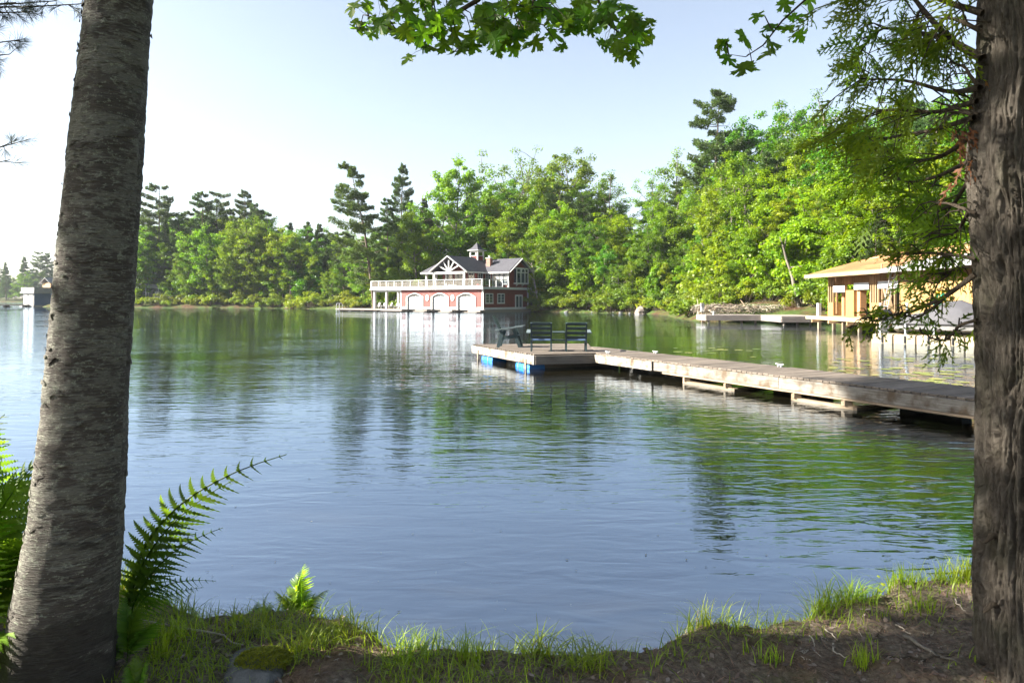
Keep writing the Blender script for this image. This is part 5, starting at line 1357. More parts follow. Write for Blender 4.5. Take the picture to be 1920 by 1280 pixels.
def spray_np(rs, c, d, nrm, L):
    """a flat, fern-like spray: stem, side twigs and scale segments"""
    d = unit(d); nrm = unit(nrm - d * (nrm @ d)); s = np.cross(nrm, d)
    C, D, W, LN = [], [], [], []
    m = int(L / .0125)
    for k in range(m):
        f = (k + 1) / m; side = 1 if k % 2 else -1
        p = c + d * L * f - np.array([0, 0, 1]) * .25 * L * f * f
        C.append(p); D.append(d); LN.append(.022); W.append(.0045)
        l = L * .48 * (1 - .75 * f) * rs.uniform(.7, 1.15); dd = unit(d * .75 + s * side * .75)
        nn = max(1, int(l / .012))
        for q in range(nn):
            g = (q + .5) / nn; x = p + dd * l * g - np.array([0, 0, 1]) * .2 * l * g
            C.append(x); D.append(dd); LN.append(.0165); W.append(.0052)
            if q % 2 == 0 and l > .025:
                for s2 in (-1, 1):
                    d3 = unit(dd + s2 * s * .8 + d * .3); C.append(x + d3 * .008); D.append(d3); LN.append(.017 * (1.2 - g)); W.append(.0052)
    C = np.array(C); D = unit(np.array(D)); n_ = unit(nrm + rs.normal(0, .25, (len(C), 3)))
    return leaf_np(C, D, unit(np.cross(D, n_)), np.array(LN) * 1.35, np.array(W) * 1.5)
def cedar_branch(pts_px, r, nspray, rs, spread=.20, Lr=(.09, .17), hang=.5, dead=False, twigs=14, fol=True, start=.15):
    P_ = np.array([at(*p)[:] for p in pts_px]); t = np.linspace(0, 1, len(P_)); tt = np.linspace(0, 1, 14)
    pts = np.stack([np.interp(tt, t, P_[:, k]) for k in range(3)], 1); pts[1:-1] = (pts[:-2] + 2 * pts[1:-1] + pts[2:]) / 4
    pts += np.cumsum(rs.normal(0, .004, (14, 3)), 0) * tt[:, None]
    parts = [tube_np(pts, r * (1 - .8 * tt) + .0015, 7)]
    ends = []
    tg = unit(np.gradient(pts, axis=0))
    for k in range(twigs):
        f = start + (1 - start) * (k + rs.rand()) / twigs; b = np.array([np.interp(f, tt, pts[:, q]) for q in range(3)]); d0 = tg[int(f * 13)]
        dd = unit(d0 * .5 + rs.normal(0, .8, 3) * [1, .8, .55] - [0, 0, hang * .5]); l = spread * rs.uniform(.5, 1.3)
        e = b + dd * l - np.array([0, 0, 1]) * .15 * l; parts.append(tube_np(np.stack([b, (b + e) / 2 + [0, 0, .02], e]), [.0035, .0025, .0012], 4)); ends.append((b, e, dd))
    br = obj_np('branch', *join_np(parts), TWIG, cedar, smooth=True)
    if not fol: return br
    sp = []; tone = []
    for k in range(nspray):
        b, e, dd = ends[rs.randint(len(ends))] if rs.rand() < .85 else (pts[9], pts[13], tg[-1])
        f = rs.uniform(.2, 1.05); c = b + (e - b) * f + rs.normal(0, .012, 3)
        d = unit(dd + rs.normal(0, .55, 3) - [0, 0, hang * .6]); nrm = unit(rs.normal(0, .7, 3) + [0, -.5, .7])
        v, f_ = spray_np(rs, c, d, nrm, rs.uniform(*Lr)); sp.append((v, f_)); tone.append(np.clip(np.full(len(f_), rs.normal(.5, .25)) + rs.normal(0, .1, len(f_)), 0, 1))
    obj_np('sprays', *join_np(sp), RUST if dead else SPRAY, br, tone=np.concatenate(tone))
    return br
rs = np.random.RandomState(31)
# boughs of the upper mass, from the trunk out to the left
for pts, r, ns, sp in (([(1842, 110, 2.62), (1775, 70, 2.8), (1720, 0, 3.0), (1690, -60, 3.1)], .016, 60, .24), ([(1842, 25, 2.62), (1790, 10, 2.7), (1700, -25, 2.9), (1600, 0, 3.1)], .013, 60, .22),
        ([(1775, 70, 2.8), (1700, 60, 3.0), (1650, 50, 3.1), (1608, 105, 3.2)], .009, 60, .20), ([(1838, 165, 2.62), (1780, 175, 2.9), (1690, 150, 3.1), (1602, 148, 3.3)], .011, 85, .24),
        ([(1832, 190, 2.62), (1760, 210, 3.0), (1680, 200, 3.2), (1600, 225, 3.5)], .010, 85, .25), ([(1828, 220, 2.62), (1740, 250, 3.1), (1660, 260, 3.5), (1590, 260, 3.8)], .010, 90, .27),
        ([(1828, 250, 2.7), (1760, 300, 3.0), (1690, 300, 3.3), (1640, 255, 3.5)], .010, 80, .25), ([(1822, 300, 2.7), (1765, 330, 3.0), (1715, 345, 3.3), (1650, 330, 3.6)], .009, 85, .25),
        ([(1822, 330, 2.7), (1790, 380, 2.9), (1740, 400, 3.1), (1690, 380, 3.3)], .008, 65, .22), ([(1842, 60, 2.6), (1800, 40, 2.6), (1760, 30, 2.7), (1720, 90, 2.8)], .008, 55, .2),
        ([(1824, 380, 2.7), (1800, 420, 2.8), (1770, 440, 2.9), (1730, 430, 3.0)], .007, 45, .18)):
    cedar_branch(pts, r, int(ns * .68), rs, sp * 1.15)
# the low bough reaching in front of the half built boathouse
cedar_branch([(1828, 515, 2.66), (1770, 560, 2.75), (1700, 590, 2.85), (1620, 600, 2.95)], .010, 50, rs, .075, (.045, .08), .1, twigs=24)
cedar_branch([(1830, 485, 2.66), (1770, 475, 2.8), (1700, 475, 2.9), (1672, 480, 3.0)], .006, 36, rs, .09, (.05, .09), .5)
cedar_branch([(1828, 500, 2.7), (1790, 500, 2.8), (1760, 520, 2.9), (1720, 520, 3.0)], .006, 48, rs, .12, (.05, .09), .2)
cedar_branch([(1832, 600, 2.66), (1800, 610, 2.75), (1780, 640, 2.8), (1740, 630, 2.85)], .006, 32, rs, .07, (.045, .08), .1)
cedar_branch([(1770, 560, 2.75), (1720, 600, 2.8), (1690, 590, 2.85), (1640, 610, 2.9)], .004, 20, rs, .05, (.04, .07), .1)
for pts in ([(1832, 160, 2.62), (1805, 120, 2.65), (1770, 110, 2.75)], [(1835, 215, 2.62), (1790, 205, 2.7), (1740, 190, 2.8)], [(1820, 215, 2.62), (1800, 205, 2.64), (1780, 200, 2.7)], [(1830, 400, 2.62), (1780, 380, 2.7), (1740, 385, 2.8)]):
    cedar_branch(pts, .006, 0, rs, .12, fol=False, twigs=6)
for c, n_ in (((1800, 250, 2.66), 9), ((1808, 315, 2.66), 6), ((1822, 170, 2.66), 3), ((1712, 40, 2.9), 3)):
    p = c; cedar_branch([(p[0] + 14, p[1] - 22, p[2]), (p[0] + 5, p[1] - 8, p[2]), (p[0] - 4, p[1] + 14, p[2])], .004, n_, rs, .045, (.05, .09), .9, dead=True, twigs=6)
# the tree's crown above the frame
hp = conifer(95, 7.0, 1.7, .02, 20, 6, up=.1, droop=.1, ragged=.3, conic=.6, tuft=.16, dens=.8, wid=.03)
for ch in list(hp.children):
    if ch.name.startswith('crown'): ch.parent = cedar; col.objects.link(ch); ch.location = (cx[-1], YC, 4.3); ch.data.materials[0] = SPRAY
hp.children[0] if hp.children else None

# ------------------------------------------------------------------ maple reaching in from above
MLEAF = leafmat('maple_leaf', (.05, .12, .010), (.09, .18, .012), .62, .45, False, 2.0)
def maple_leaf_mesh(seed):
    rs = np.random.RandomState(seed)
    # half outline of a five lobed leaf, tip at +y, stalk at the origin
    half = [(0, 0), (.10, -.05), (.22, -.02), (.36, -.08), (.34, .03), (.47, .06), (.36, .14), (.30, .18), (.20, .20), (.34, .30), (.52, .34), (.46, .41), (.55, .52), (.42, .50), (.36, .58), (.27, .50), (.13, .40), (.16, .58), (.25, .68), (.16, .72), (.13, .84), (.05, .86), (0, 1.02)]
    pts = half + [(-x, y) for x, y in half[-2:0:-1]]
    v = [(x * rs.uniform(.93, 1.07), y * rs.uniform(.96, 1.04), 0) for x, y in pts]
    bend = rs.uniform(-.25, .35); fold = rs.uniform(.02, .28)
    v = [(x, y, -fold * abs(x) * .8 + bend * (y - .4) ** 2 + .04 * math.sin(9 * x + seed)) for x, y, _ in v]
    n = len(v); c = (0, .30, .02)
    me = bpy.data.meshes.new('leaf'); me.from_pydata(v + [c], [], [(k, (k + 1) % n, n) for k in range(n)])
    a = me.attributes.new('tone', 'FLOAT', 'FACE'); a.data.foreach_set('value', [rs.uniform(.1, .9)] * n)
    me.materials.append(MLEAF); return me
LEAVES = [maple_leaf_mesh(k) for k in range(8)]
maple = empty('overhanging_maple', (.9, -2.6, .45), 0, 'maple whose leafy branches hang into the top of the view', 'tree')
def wtube(name, pts, rad, seg, parent, mat=TWIG):
    v, f = tube_np(np.array([p[:] for p in pts]) - np.array(maple.location), rad, seg); return obj_np(name, v, f, mat, parent, smooth=True)
wtube('trunk', [(.9, -2.6, .1), (.92, -2.62, 2.2), (.85, -2.5, 4.2), (.8, -2.4, 6.5), (.9, -2.5, 10)], [.22, .18, .16, .12, .04], 16, maple, BARK)
rs = np.random.RandomState(41)
def maple_bough(path, rad, blobs, explicit=(), size=.105):
    br = wtube('branch', path, rad, 7, maple)
    nodes = np.array([p[:] for p in path]); tt = np.linspace(0, 1, 40); t0 = np.linspace(0, 1, len(nodes)); fine = np.stack([np.interp(tt, t0, nodes[:, k]) for k in range(3)], 1)
    L = []
    for cx_, cy_, rx, ry, n, dep in blobs:
        for k in range(n):
            a = rs.rand() * 6.283; r = math.sqrt(rs.rand()); L.append(np.array(at(cx_ + rx * r * math.cos(a), cy_ + ry * r * math.sin(a), dep + rs.normal(0, .16))[:]))
    L += [np.array(at(*e)[:]) for e in explicit]
    L = np.array(L); twig = []
    hubs = L[rs.permutation(len(L))[:max(3, len(L) // 5)]]                 # twigs end near some of the leaves
    for h in hubs:
        b = fine[np.argmin(((fine - h) ** 2).sum(1))]; m = (b + h) / 2 + [0, 0, .05]; twig.append(tube_np(np.stack([b, m, h]) - np.array(maple.location), [.0045, .003, .0015], 5))
    for p in L:
        cands = np.concatenate([hubs, fine]); h = cands[np.argmin(((cands - p) ** 2).sum(1) + .0 * cands[:, 0])]
        q = LEAVES[rs.randint(8)]; o = bpy.data.objects.new('leaf', q); link(o, br)
        nrm = Vector((rs.normal(0, .45), -.75 + rs.normal(0, .45), rs.normal(.35, .5))).normalized()
        tip = Vector((rs.normal(0, .55), rs.normal(0, .3), -1 + rs.normal(0, .45))); tip = (tip - nrm * tip.dot(nrm)).normalized(); sx = tip.cross(nrm)
        M_ = Matrix((sx, tip, nrm)).transposed().to_4x4(); s_ = size * rs.uniform(.72, 1.2)
        base = Vector(p) - tip * s_ * .45 - Vector(maple.location)
        o.matrix_local = Matrix.Translation(base) @ M_ @ Matrix.Scale(s_, 4)
        if np.linalg.norm(h - p) > .02: twig.append(tube_np(np.stack([h - np.array(maple.location), np.array((h + p) / 2) - np.array(maple.location) + [0, 0, .012], np.array(base)]), [.0014, .0012, .001], 4))
    obj_np('twigs', *join_np(twig), TWIG, br, smooth=True)
    return br
up = Vector((.85, -2.5, 4.2))
maple_bough([up, Vector((.6, .5, 4.9)), at(960, -90, 3.5), at(897, 0, 3.75), at(860, 22, 3.8), at(800, 42, 3.85), at(740, 60, 3.9), at(690, 30, 3.95)], [.10, .07, .03, .014, .012, .009, .006, .003],
    [(690, 34, 36, 34, 14, 3.95), (735, 18, 25, 22, 7, 3.9), (792, 40, 48, 52, 28, 3.8), (730, 62, 20, 14, 4, 3.9), (862, 48, 60, 50, 38, 3.8), (810, -25, 70, 25, 12, 3.8)], [(763, 112, 3.8), (850, 98, 3.8), (868, 90, 3.75), (812, 92, 3.8)])
maple_bough([up, Vector((.7, .4, 4.9)), at(1010, -80, 3.6), at(1000, 10, 3.8), at(985, 50, 3.9), at(960, 80, 3.95)], [.09, .06, .025, .010, .007, .003],
    [(945, 40, 55, 50, 44, 3.85), (1025, 35, 50, 46, 34, 3.9), (1075, 25, 38, 36, 18, 3.9), (960, -30, 90, 20, 14, 3.8)], [(935, 98, 3.8), (965, 98, 3.85), (1050, 90, 3.8), (985, 88, 3.9), (1008, 84, 3.85)])
maple_bough([up, Vector((.9, .4, 4.9)), at(1115, -90, 3.6), at(1122, 0, 3.8), at(1133, 40, 3.8), at(1165, 65, 3.8), at(1205, 60, 3.8)], [.08, .05, .02, .007, .006, .004, .002],
    [(1120, 25, 34, 34, 12, 3.8), (1160, 12, 22, 18, 5, 3.8), (1180, 72, 40, 34, 18, 3.8), (1200, 45, 22, 16, 5, 3.8)], [(1162, 108, 3.8), (1188, 115, 3.78), (1113, 58, 3.8), (1125, 82, 3.8), (1142, 90, 3.8)])
ex = [(1348, 92, 3.6), (1418, 34, 3.6), (1398, 74, 3.55), (1444, 54, 3.6), (1449, 82, 3.5), (1474, 13, 3.6), (1497, 30, 3.6), (1470, 52, 3.6), (1526, 41, 3.6), (1502, 70, 3.55), (1436, 102, 3.6), (1369, 115, 3.6), (1392, 134, 3.55), (1412, 128, 3.6), (1518, 6, 3.6), (1360, 88, 3.6)]
maple_bough([up, Vector((1.4, .2, 4.9)), at(1560, -70, 3.5), at(1510, 0, 3.6), at(1467, 39, 3.6), at(1431, 85, 3.58), at(1398, 107, 3.6), at(1366, 102, 3.6)], [.07, .045, .012, .006, .005, .004, .0025, .0012], [], ex, .112)
for k, (x, y, z_) in enumerate(((2.2, -1.2, 5.6), (-1.6, -1.6, 5.8), (.6, 1.4, 6.4), (1.8, .9, 7.6))):   # the rest of its crown, above the view
    wtube('limb', [(.82, -2.45, 4.5 + k), ((.8 + x) / 2, (-2.5 + y) / 2, z_ - .3), (x, y, z_)], [.07, .05, .02], 7, maple, BARK)
mc = decid(96, 5, 2.4, .1, 11, 80, .12, .6, fill=6)
for ch in list(mc.children):
    if ch.name.startswith('crown'): ch.parent = maple; col.objects.link(ch); ch.location = (.2, -2.2, 6.5); ch.data.materials[0] = MLEAF

# ------------------------------------------------------------------ pine just out of frame on the left, its boughs at the border, and shade trees
pine = empty('near_pine', (-7.6, 4.5, gz(-7.6, 4.5)), 0, 'pine beside the lake whose needle tufts enter at the left border', 'tree')
pp = conifer(97, 17, 3.1, .17, 21, 6, ragged=.35, conic=.45, tuft=.26, dens=.28, wid=.03, dead=.2)
for ch in list(pp.children): ch.parent = pine; col.objects.link(ch); ch.name = ch.name.split('.')[0]
NEEDLE2 = leafmat('long_needles', (.018, .035, .02), (.035, .06, .03), .15, .5, False)
rs = np.random.RandomState(51)
def pine_bough(px_tips, root_pt):
    parts, C, D = [], [], []
    o = np.array(pine.location)
    for tip in px_tips:
        e = np.array(at(*tip)[:]); b = np.array(root_pt); t = np.linspace(0, 1, 9)[:, None]
        pts = b + (e - b) * t - np.array([0, 0, 1]) * .18 * np.sin(np.pi * t); parts.append(tube_np(pts - o, np.interp(t[:, 0], [0, 1], [.014, .003]), 6))
        for k in range(15):
            f = 1 - .42 * rs.rand(); c = np.array([np.interp(f, t[:, 0], pts[:, q]) for q in range(3)]); d = unit(e - b)
            sd_ = unit(d * .5 + rs.normal(0, .6, 3)); l = rs.uniform(.03, .12); q = c + sd_ * l; parts.append(tube_np(np.stack([c, q]) - o, [.003, .002], 4))
            for g in range(46):
                C.append(c + sd_ * l * rs.uniform(.35, 1.1)); D.append(unit(sd_ * .9 + rs.normal(0, .55, 3)))
    br = obj_np('bough', *join_np(parts), TWIG, pine, smooth=True)
    C = np.array(C); D = np.array(D); ln = rs.uniform(.06, .095, len(C))
    obj_np('needles', *leaf_np(C + D * (ln / 2)[:, None] - o, D, unit(np.cross(D, rs.normal(size=D.shape))), ln, np.full(len(C), .0022)), NEEDLE2, br, tone=rs.rand(len(C)))
pine_bough([(36, 75, 4.3), (18, 102, 4.4), (-20, 60, 4.4)], (-5.4, 5.0, 4.2))
pine_bough([(148, 8, 4.2), (62, 22, 4.3), (30, 5, 4.3), (105, 2, 4.3)], (-5.2, 4.8, 4.5))
pine_bough([(30, 268, 4.3), (18, 300, 4.35), (-15, 290, 4.4)], (-5.4, 5.0, 3.2))
SHADE = decid(98, 10, 3.0, .44, 15, 75, .15, .8, fill=10)  # added unseen tree, its crown set high to shade the trunks
for k, (x, y, s_, pr_, lab) in enumerate(((-19.5, 8.8, 1.0, MAPLES[1], 'maple on the left bank shading the walkway, out of view'), (-26, 5.5, 1.05, MAPLES[0], 'farther maple on the left bank, out of view'), (-6.6, 1.9, 1.0, SHADE, 'thin young maple left of the birch, out of view'))):
    plant(pr_, 'bank_maple', x, y - (0 if lake_sd(np.array([[x, y]]))[0] > 1 else 3), s_, k * 2.1, lab, 'tree', None, G_MID)

# ------------------------------------------------------------------ ferns
FERN = leafmat('fern_green', (.04, .10, .010), (.10, .185, .018), .5, .5, True, 1.8)
def frond_mesh(seed, arch=.6, pairs=22, taper=.32, twist=0., lobe=.016, pw=.36, droop=.3):
    """one frond of length 1 growing along +y and arching down; pinnae with pinnules"""
    rs = np.random.RandomState(seed); t = np.linspace(0, 1, 14)
    pts = np.stack([.03 * np.sin(3 * t + seed), t * (1 - .12 * arch * t), .30 * t - arch * .62 * t ** 2.1], -1)
    parts = [tube_np(pts, .006 * (1 - .85 * t) + .0008, 5)]
    tg = unit(np.gradient(pts, axis=0)); C, D, S, LN, WD, TN = [], [], [], [], [], []
    V, F = [], []; nv = len(parts[0][0])
    for k in range(pairs):
        f = .14 + .86 * (k + .5) / pairs; p = np.array([np.interp(f, t, pts[:, q]) for q in range(3)]); d = tg[min(13, int(f * 13))]; sd = unit(np.cross(d, [0, 0, 1])); up = np.cross(sd, d); sd, up = sd * math.cos(twist) + up * math.sin(twist), up * math.cos(twist) - sd * math.sin(twist)
        l = taper * np.interp(f, [.14, .28, .45, .75, 1], [.45, .9, 1., .62, .06]) * rs.uniform(.9, 1.08)
        for s in (-1, 1):
            dd = unit(sd * s + d * .42 + up * rs.normal(-.10, .12)); m = max(4, int(l / lobe)); tw = rs.normal(0, .25); e = unit(np.cross(dd, up) * 1. + up * tw); tn = np.clip(rs.normal(.5, .2), 0, 1)
            b = nv + len(V)
            for q in range(2 * m + 1):                             # centre line with a comb of lobes on both sides
                g = q / (2 * m); c = p + dd * l * g - np.array([0, 0, droop * l * g * g]); w = .5 * l * pw * (1 - g) ** .8 * (1. if q % 2 else .32) + .0005; sw = dd * (.35 * w if q % 2 else 0)
                V += [c + e * w + sw, c, c - e * w + sw]
            for q in range(2 * m):
                F += [(b + q * 3, b + q * 3 + 1, b + q * 3 + 4, b + q * 3 + 3), (b + q * 3 + 1, b + q * 3 + 2, b + q * 3 + 5, b + q * 3 + 4)]; TN += [tn, tn]
    v1, f1 = parts[0]
    return mesh_np('frond', np.concatenate([v1, np.array(V)]), np.concatenate([f1, np.array(F)]), FERN, tone=np.concatenate([np.full(len(f1), .2), TN]))
rs = np.random.RandomState(61)
FRONDS = [frond_mesh(1, .55), frond_mesh(2, .8), frond_mesh(3, .35), frond_mesh(4, 1.0), frond_mesh(5, 1.15, 20, .13, 1.25, .0125, .34), frond_mesh(6, .8, 18, .14, 1.2, .0125, .34)]
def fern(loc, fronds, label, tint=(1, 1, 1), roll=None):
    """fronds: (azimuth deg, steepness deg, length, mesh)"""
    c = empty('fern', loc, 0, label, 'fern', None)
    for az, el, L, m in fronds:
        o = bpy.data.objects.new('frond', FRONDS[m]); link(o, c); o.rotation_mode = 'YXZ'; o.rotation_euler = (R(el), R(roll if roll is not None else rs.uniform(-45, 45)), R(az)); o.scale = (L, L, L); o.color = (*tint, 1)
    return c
# the tall fern right of the birch; azimuth 0 grows away from the camera, -90 to the right
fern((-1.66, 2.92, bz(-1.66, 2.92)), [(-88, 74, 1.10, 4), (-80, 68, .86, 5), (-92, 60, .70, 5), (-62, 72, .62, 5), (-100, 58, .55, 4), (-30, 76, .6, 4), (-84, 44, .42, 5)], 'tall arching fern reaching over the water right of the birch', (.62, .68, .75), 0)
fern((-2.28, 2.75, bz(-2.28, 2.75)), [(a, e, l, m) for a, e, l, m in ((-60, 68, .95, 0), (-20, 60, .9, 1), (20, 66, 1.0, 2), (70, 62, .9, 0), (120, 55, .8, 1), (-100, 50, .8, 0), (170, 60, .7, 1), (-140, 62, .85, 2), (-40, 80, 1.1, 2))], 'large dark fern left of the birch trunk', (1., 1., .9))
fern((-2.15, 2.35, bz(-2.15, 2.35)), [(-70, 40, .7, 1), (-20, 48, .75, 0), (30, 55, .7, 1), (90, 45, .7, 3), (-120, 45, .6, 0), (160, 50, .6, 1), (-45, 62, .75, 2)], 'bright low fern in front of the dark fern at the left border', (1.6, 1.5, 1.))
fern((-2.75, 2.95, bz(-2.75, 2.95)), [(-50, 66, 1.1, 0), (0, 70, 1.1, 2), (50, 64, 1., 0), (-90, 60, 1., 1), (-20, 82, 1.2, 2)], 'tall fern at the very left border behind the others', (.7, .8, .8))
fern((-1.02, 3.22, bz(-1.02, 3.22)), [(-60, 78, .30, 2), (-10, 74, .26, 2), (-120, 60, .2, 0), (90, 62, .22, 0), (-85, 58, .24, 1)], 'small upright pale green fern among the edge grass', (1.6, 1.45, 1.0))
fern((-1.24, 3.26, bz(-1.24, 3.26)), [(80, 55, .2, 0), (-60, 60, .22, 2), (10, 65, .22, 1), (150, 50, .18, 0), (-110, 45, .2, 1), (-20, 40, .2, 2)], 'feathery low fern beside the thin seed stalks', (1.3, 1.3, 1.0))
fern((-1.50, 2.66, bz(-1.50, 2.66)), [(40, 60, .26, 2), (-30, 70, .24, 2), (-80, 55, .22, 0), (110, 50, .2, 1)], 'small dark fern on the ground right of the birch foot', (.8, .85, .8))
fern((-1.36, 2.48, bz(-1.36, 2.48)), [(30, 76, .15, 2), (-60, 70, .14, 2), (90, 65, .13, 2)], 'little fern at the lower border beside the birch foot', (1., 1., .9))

# ------------------------------------------------------------------ grass, tufts and small plants
GRASS = leafmat('grass_blade', (.09, .15, .010), (.20, .27, .025), .5, .45, True, 1.6)
DRY = leafmat('dry_blade', (.16, .11, .05), (.32, .25, .13), .3, .6, True)
def blades(rs, base, h, w, lean, nseg=4, az=None, tone=None):
    """curved tapering blades: base (n,3), heights, widths, leans"""
    n = len(base); a = rs.uniform(0, 6.283, n) if az is None else az
    d = np.stack([np.cos(a), np.sin(a), 0 * a], -1); s = np.stack([-np.sin(a), np.cos(a), 0 * a], -1)
    f = np.linspace(0, 1, nseg + 1); V = []
    for q in f:
        c = base + d * (lean * h * q ** 2)[:, None] + np.array([0, 0, 1]) * (h * (q - .35 * np.minimum(1.5, lean) * q ** 3))[:, None]
        ww = (w * (1 - q) ** .7 * .5 + .0002)[:, None]; V += [c - s * ww, c + s * ww]
    V = np.stack(V, 1).reshape(-1, 3); k = 2 * (nseg + 1)
    F = np.concatenate([np.stack([np.arange(n) * k + 2 * q, np.arange(n) * k + 2 * q + 1, np.arange(n) * k + 2 * q + 3, np.arange(n) * k + 2 * q + 2], -1) for q in range(nseg)])
    t = np.clip(rs.normal(.5, .25, n), 0, 1) if tone is None else tone
    return V, F, np.tile(t, nseg)
BZ = np.vectorize(bz)
rs = np.random.RandomState(71)
# scattered grass on the bank: thick on the left, thin on the bare earth at the right
EDGE_ = LAKE[6:20]
N = 34000
X = rs.uniform(-2.9, 2.7, N); Y = rs.uniform(2.0, 3.75, N); S = lake_sd(np.c_[X, Y])
dens = sstep(-.02, .12, perlin(np.c_[X * 2.1, Y * 2.6, X * 0 + 2]) + .12) * sstep(1.0, -.7, X + .25 * perlin(np.c_[X * 1.5, Y * 1.5, X * 0]))
dens = np.maximum(dens * .8, .10 * sstep(.1, .3, perlin(np.c_[X * 3.1, Y * 3.1, X * 0 + 8]))); dens = np.where(S < .35, np.maximum(dens, .30), dens)
keep = (S > .03) & (rs.rand(N) < dens); X, Y, S = X[keep], Y[keep], S[keep]
base = np.c_[X, Y, BZ(X, Y) - .01]; n = len(X)
hgt = rs.uniform(.025, .085, n) * (1 + .6 * perlin(np.c_[X * 2, Y * 2, X * 0 + 5]))
t_ = rs.uniform(0, len(EDGE_) - 1.001, 4200); k_ = t_.astype(int); E_ = EDGE_[k_] + (EDGE_[k_ + 1] - EDGE_[k_]) * (t_ - k_)[:, None] + np.c_[rs.normal(0, .03, 4200), -np.abs(rs.normal(.03, .09, 4200))]
ok_ = (perlin(np.c_[E_ * 3.3, E_[:, 0] * 0 + 4]) > -.12) & (lake_sd(E_) > -.03); E_ = E_[ok_]          # taller blades fringing the water
base = np.concatenate([base, np.c_[E_, BZ(E_[:, 0], E_[:, 1]) - .02]]); hgt = np.concatenate([hgt, rs.uniform(.04, .15, len(E_))]); n = len(base)
v, f, t = blades(rs, base, np.abs(hgt) + .02, rs.uniform(.003, .0062, n), rs.uniform(.2, 1.5, n))
tag(obj_np('grass', v, f, GRASS, tone=t), 'short grass scattered over the lake bank', 'grass', None, 'stuff')
# tufts along the water's edge, each a clump of its own
def tuft(px, py, n, h, wpx, label, tint=(1, 1, 1), lean=(.1, .7), dry=.12):
    Y = 1.5 * FPX / (py - HORIZON); X = (px - 960) / FPX * Y; r = wpx / FPX * Y / 2
    c = empty('grass_tuft', (X, Y, bz(X, Y)), 0, label, 'grass', 'grass tufts along the bank edge')
    bxy = np.c_[rs.normal(0, r * .45, n), rs.normal(0, min(r, .12) * .4, n)]
    b = np.c_[bxy, BZ(X + bxy[:, 0], Y + bxy[:, 1]) - c.location.z - .02]
    v, f, t = blades(rs, b, 1.3 * h * rs.uniform(.45, 1.1, n), rs.uniform(.0035, .0075, n), rs.uniform(*lean, n), 5)
    o = obj_np('blades', v, f, GRASS, c, tone=t); o.color = (*tint, 1); o['kind'] = 'stuff'
    m = int(n * dry) + 2
    bxy = np.c_[rs.normal(0, r * .45, m), rs.normal(0, min(r, .12) * .4, m)]
    v, f, t = blades(rs, np.c_[bxy, BZ(X + bxy[:, 0], Y + bxy[:, 1]) - c.location.z - .02], h * rs.uniform(.4, .9, m), rs.uniform(.003, .006, m), rs.uniform(.3, 1.3, m), 5)
    o = obj_np('dry_blades', v, f, DRY, c, tone=t); o['kind'] = 'stuff'
    return c
LT = (1.2, 1.2, 1.)
tuft(280, 1118, 240, .15, 150, 'grassy mound top beside the birch above the dark rock', (.9, 1, .9)); tuft(330, 1128, 160, .13, 70, 'darker grass on the right side of the mound by the birch', (.7, .85, .7))
tuft(250, 1100, 80, .22, 50, 'long grass blades rising against the birch edge', LT)
tuft(640, 1150, 260, .19, 100, 'tallest dense dark grass tuft right of the upright fern', (.65, .85, .7), (.05, .6)); tuft(688, 1175, 150, .15, 50, 'brown based grass tuft bending right over the water', (.8, .9, .7), (.2, 1.2), .5)
tuft(600, 1140, 90, .15, 60, 'thin grass between the upright fern and the dark tuft', LT)
tuft(735, 1192, 60, .15, 60, 'sparse upright blades at the turn of the bank', LT); tuft(790, 1200, 90, .10, 90, 'low sparse grass along the bank left of centre', LT)
tuft(900, 1208, 50, .11, 90, 'few thin blades at the bank over rusty needles', LT); tuft(985, 1215, 150, .13, 90, 'bright full tuft in the middle of the bank', LT, (.1, .9)); tuft(1010, 1240, 130, .12, 80, 'flopping bright grass below the middle tuft', LT, (.5, 1.4))
tuft(1110, 1212, 110, .10, 70, 'low tuft right of the middle of the bank', LT); tuft(1160, 1205, 40, .14, 40, 'few tall blades right of the low middle tuft', LT, (.0, .5))
tuft(1300, 1195, 150, .13, 100, 'clump of blades where the bank begins to rise to the right', LT); tuft(1345, 1190, 70, .12, 60, 'thin blades at the right end of the rising clump', LT)
tuft(1530, 1150, 260, .15, 110, 'broad arching grass tuft beside the bare earth', (1.0, 1.15, .9), (.3, 1.2)); tuft(1590, 1140, 170, .13, 70, 'arching grass at the right end of the broad tuft', (1., 1.15, .9), (.4, 1.3)); tuft(1490, 1165, 60, .10, 60, 'short leafy grass left of the broad arching tuft', LT)
tuft(1690, 1120, 70, .10, 70, 'pale short grass on top of the right bank', LT); tuft(1760, 1100, 110, .14, 70, 'yellow green grass in front of the stone by the cedar', (1.5, 1.3, .9)); tuft(1805, 1112, 80, .13, 40, 'grass at the foot of the cedar beside the stone', (1.3, 1.25, .9))
tuft(330, 1215, 130, .13, 110, 'grass clump right of the birch foot', LT, (.2, 1.1)); tuft(470, 1205, 120, .10, 160, 'fine grass in the middle of the left bank', LT, (.3, 1.2)); tuft(620, 1215, 170, .11, 190, 'wide grassy patch on the left bank above the mossy stone', LT, (.4, 1.4)); tuft(560, 1250, 90, .11, 90, 'grass right of the mossy stone', LT, (.3, 1.3))
tuft(760, 1255, 110, .10, 120, 'grass patch at the lower border left of centre', LT, (.4, 1.4)); tuft(870, 1262, 60, .12, 60, 'few bright blades at the lower border', LT); tuft(1100, 1265, 120, .11, 130, 'grass patch at the lower border right of centre', LT, (.4, 1.4))
tuft(1440, 1262, 40, .08, 60, 'small green sprig on the bare earth', LT); tuft(1620, 1268, 60, .09, 60, 'bright low blades at the lower border by the fallen stick', LT); tuft(1730, 1165, 50, .09, 60, 'grey green wisp of grass on the bare earth by the cedar', (.9, 1.1, 1.0))
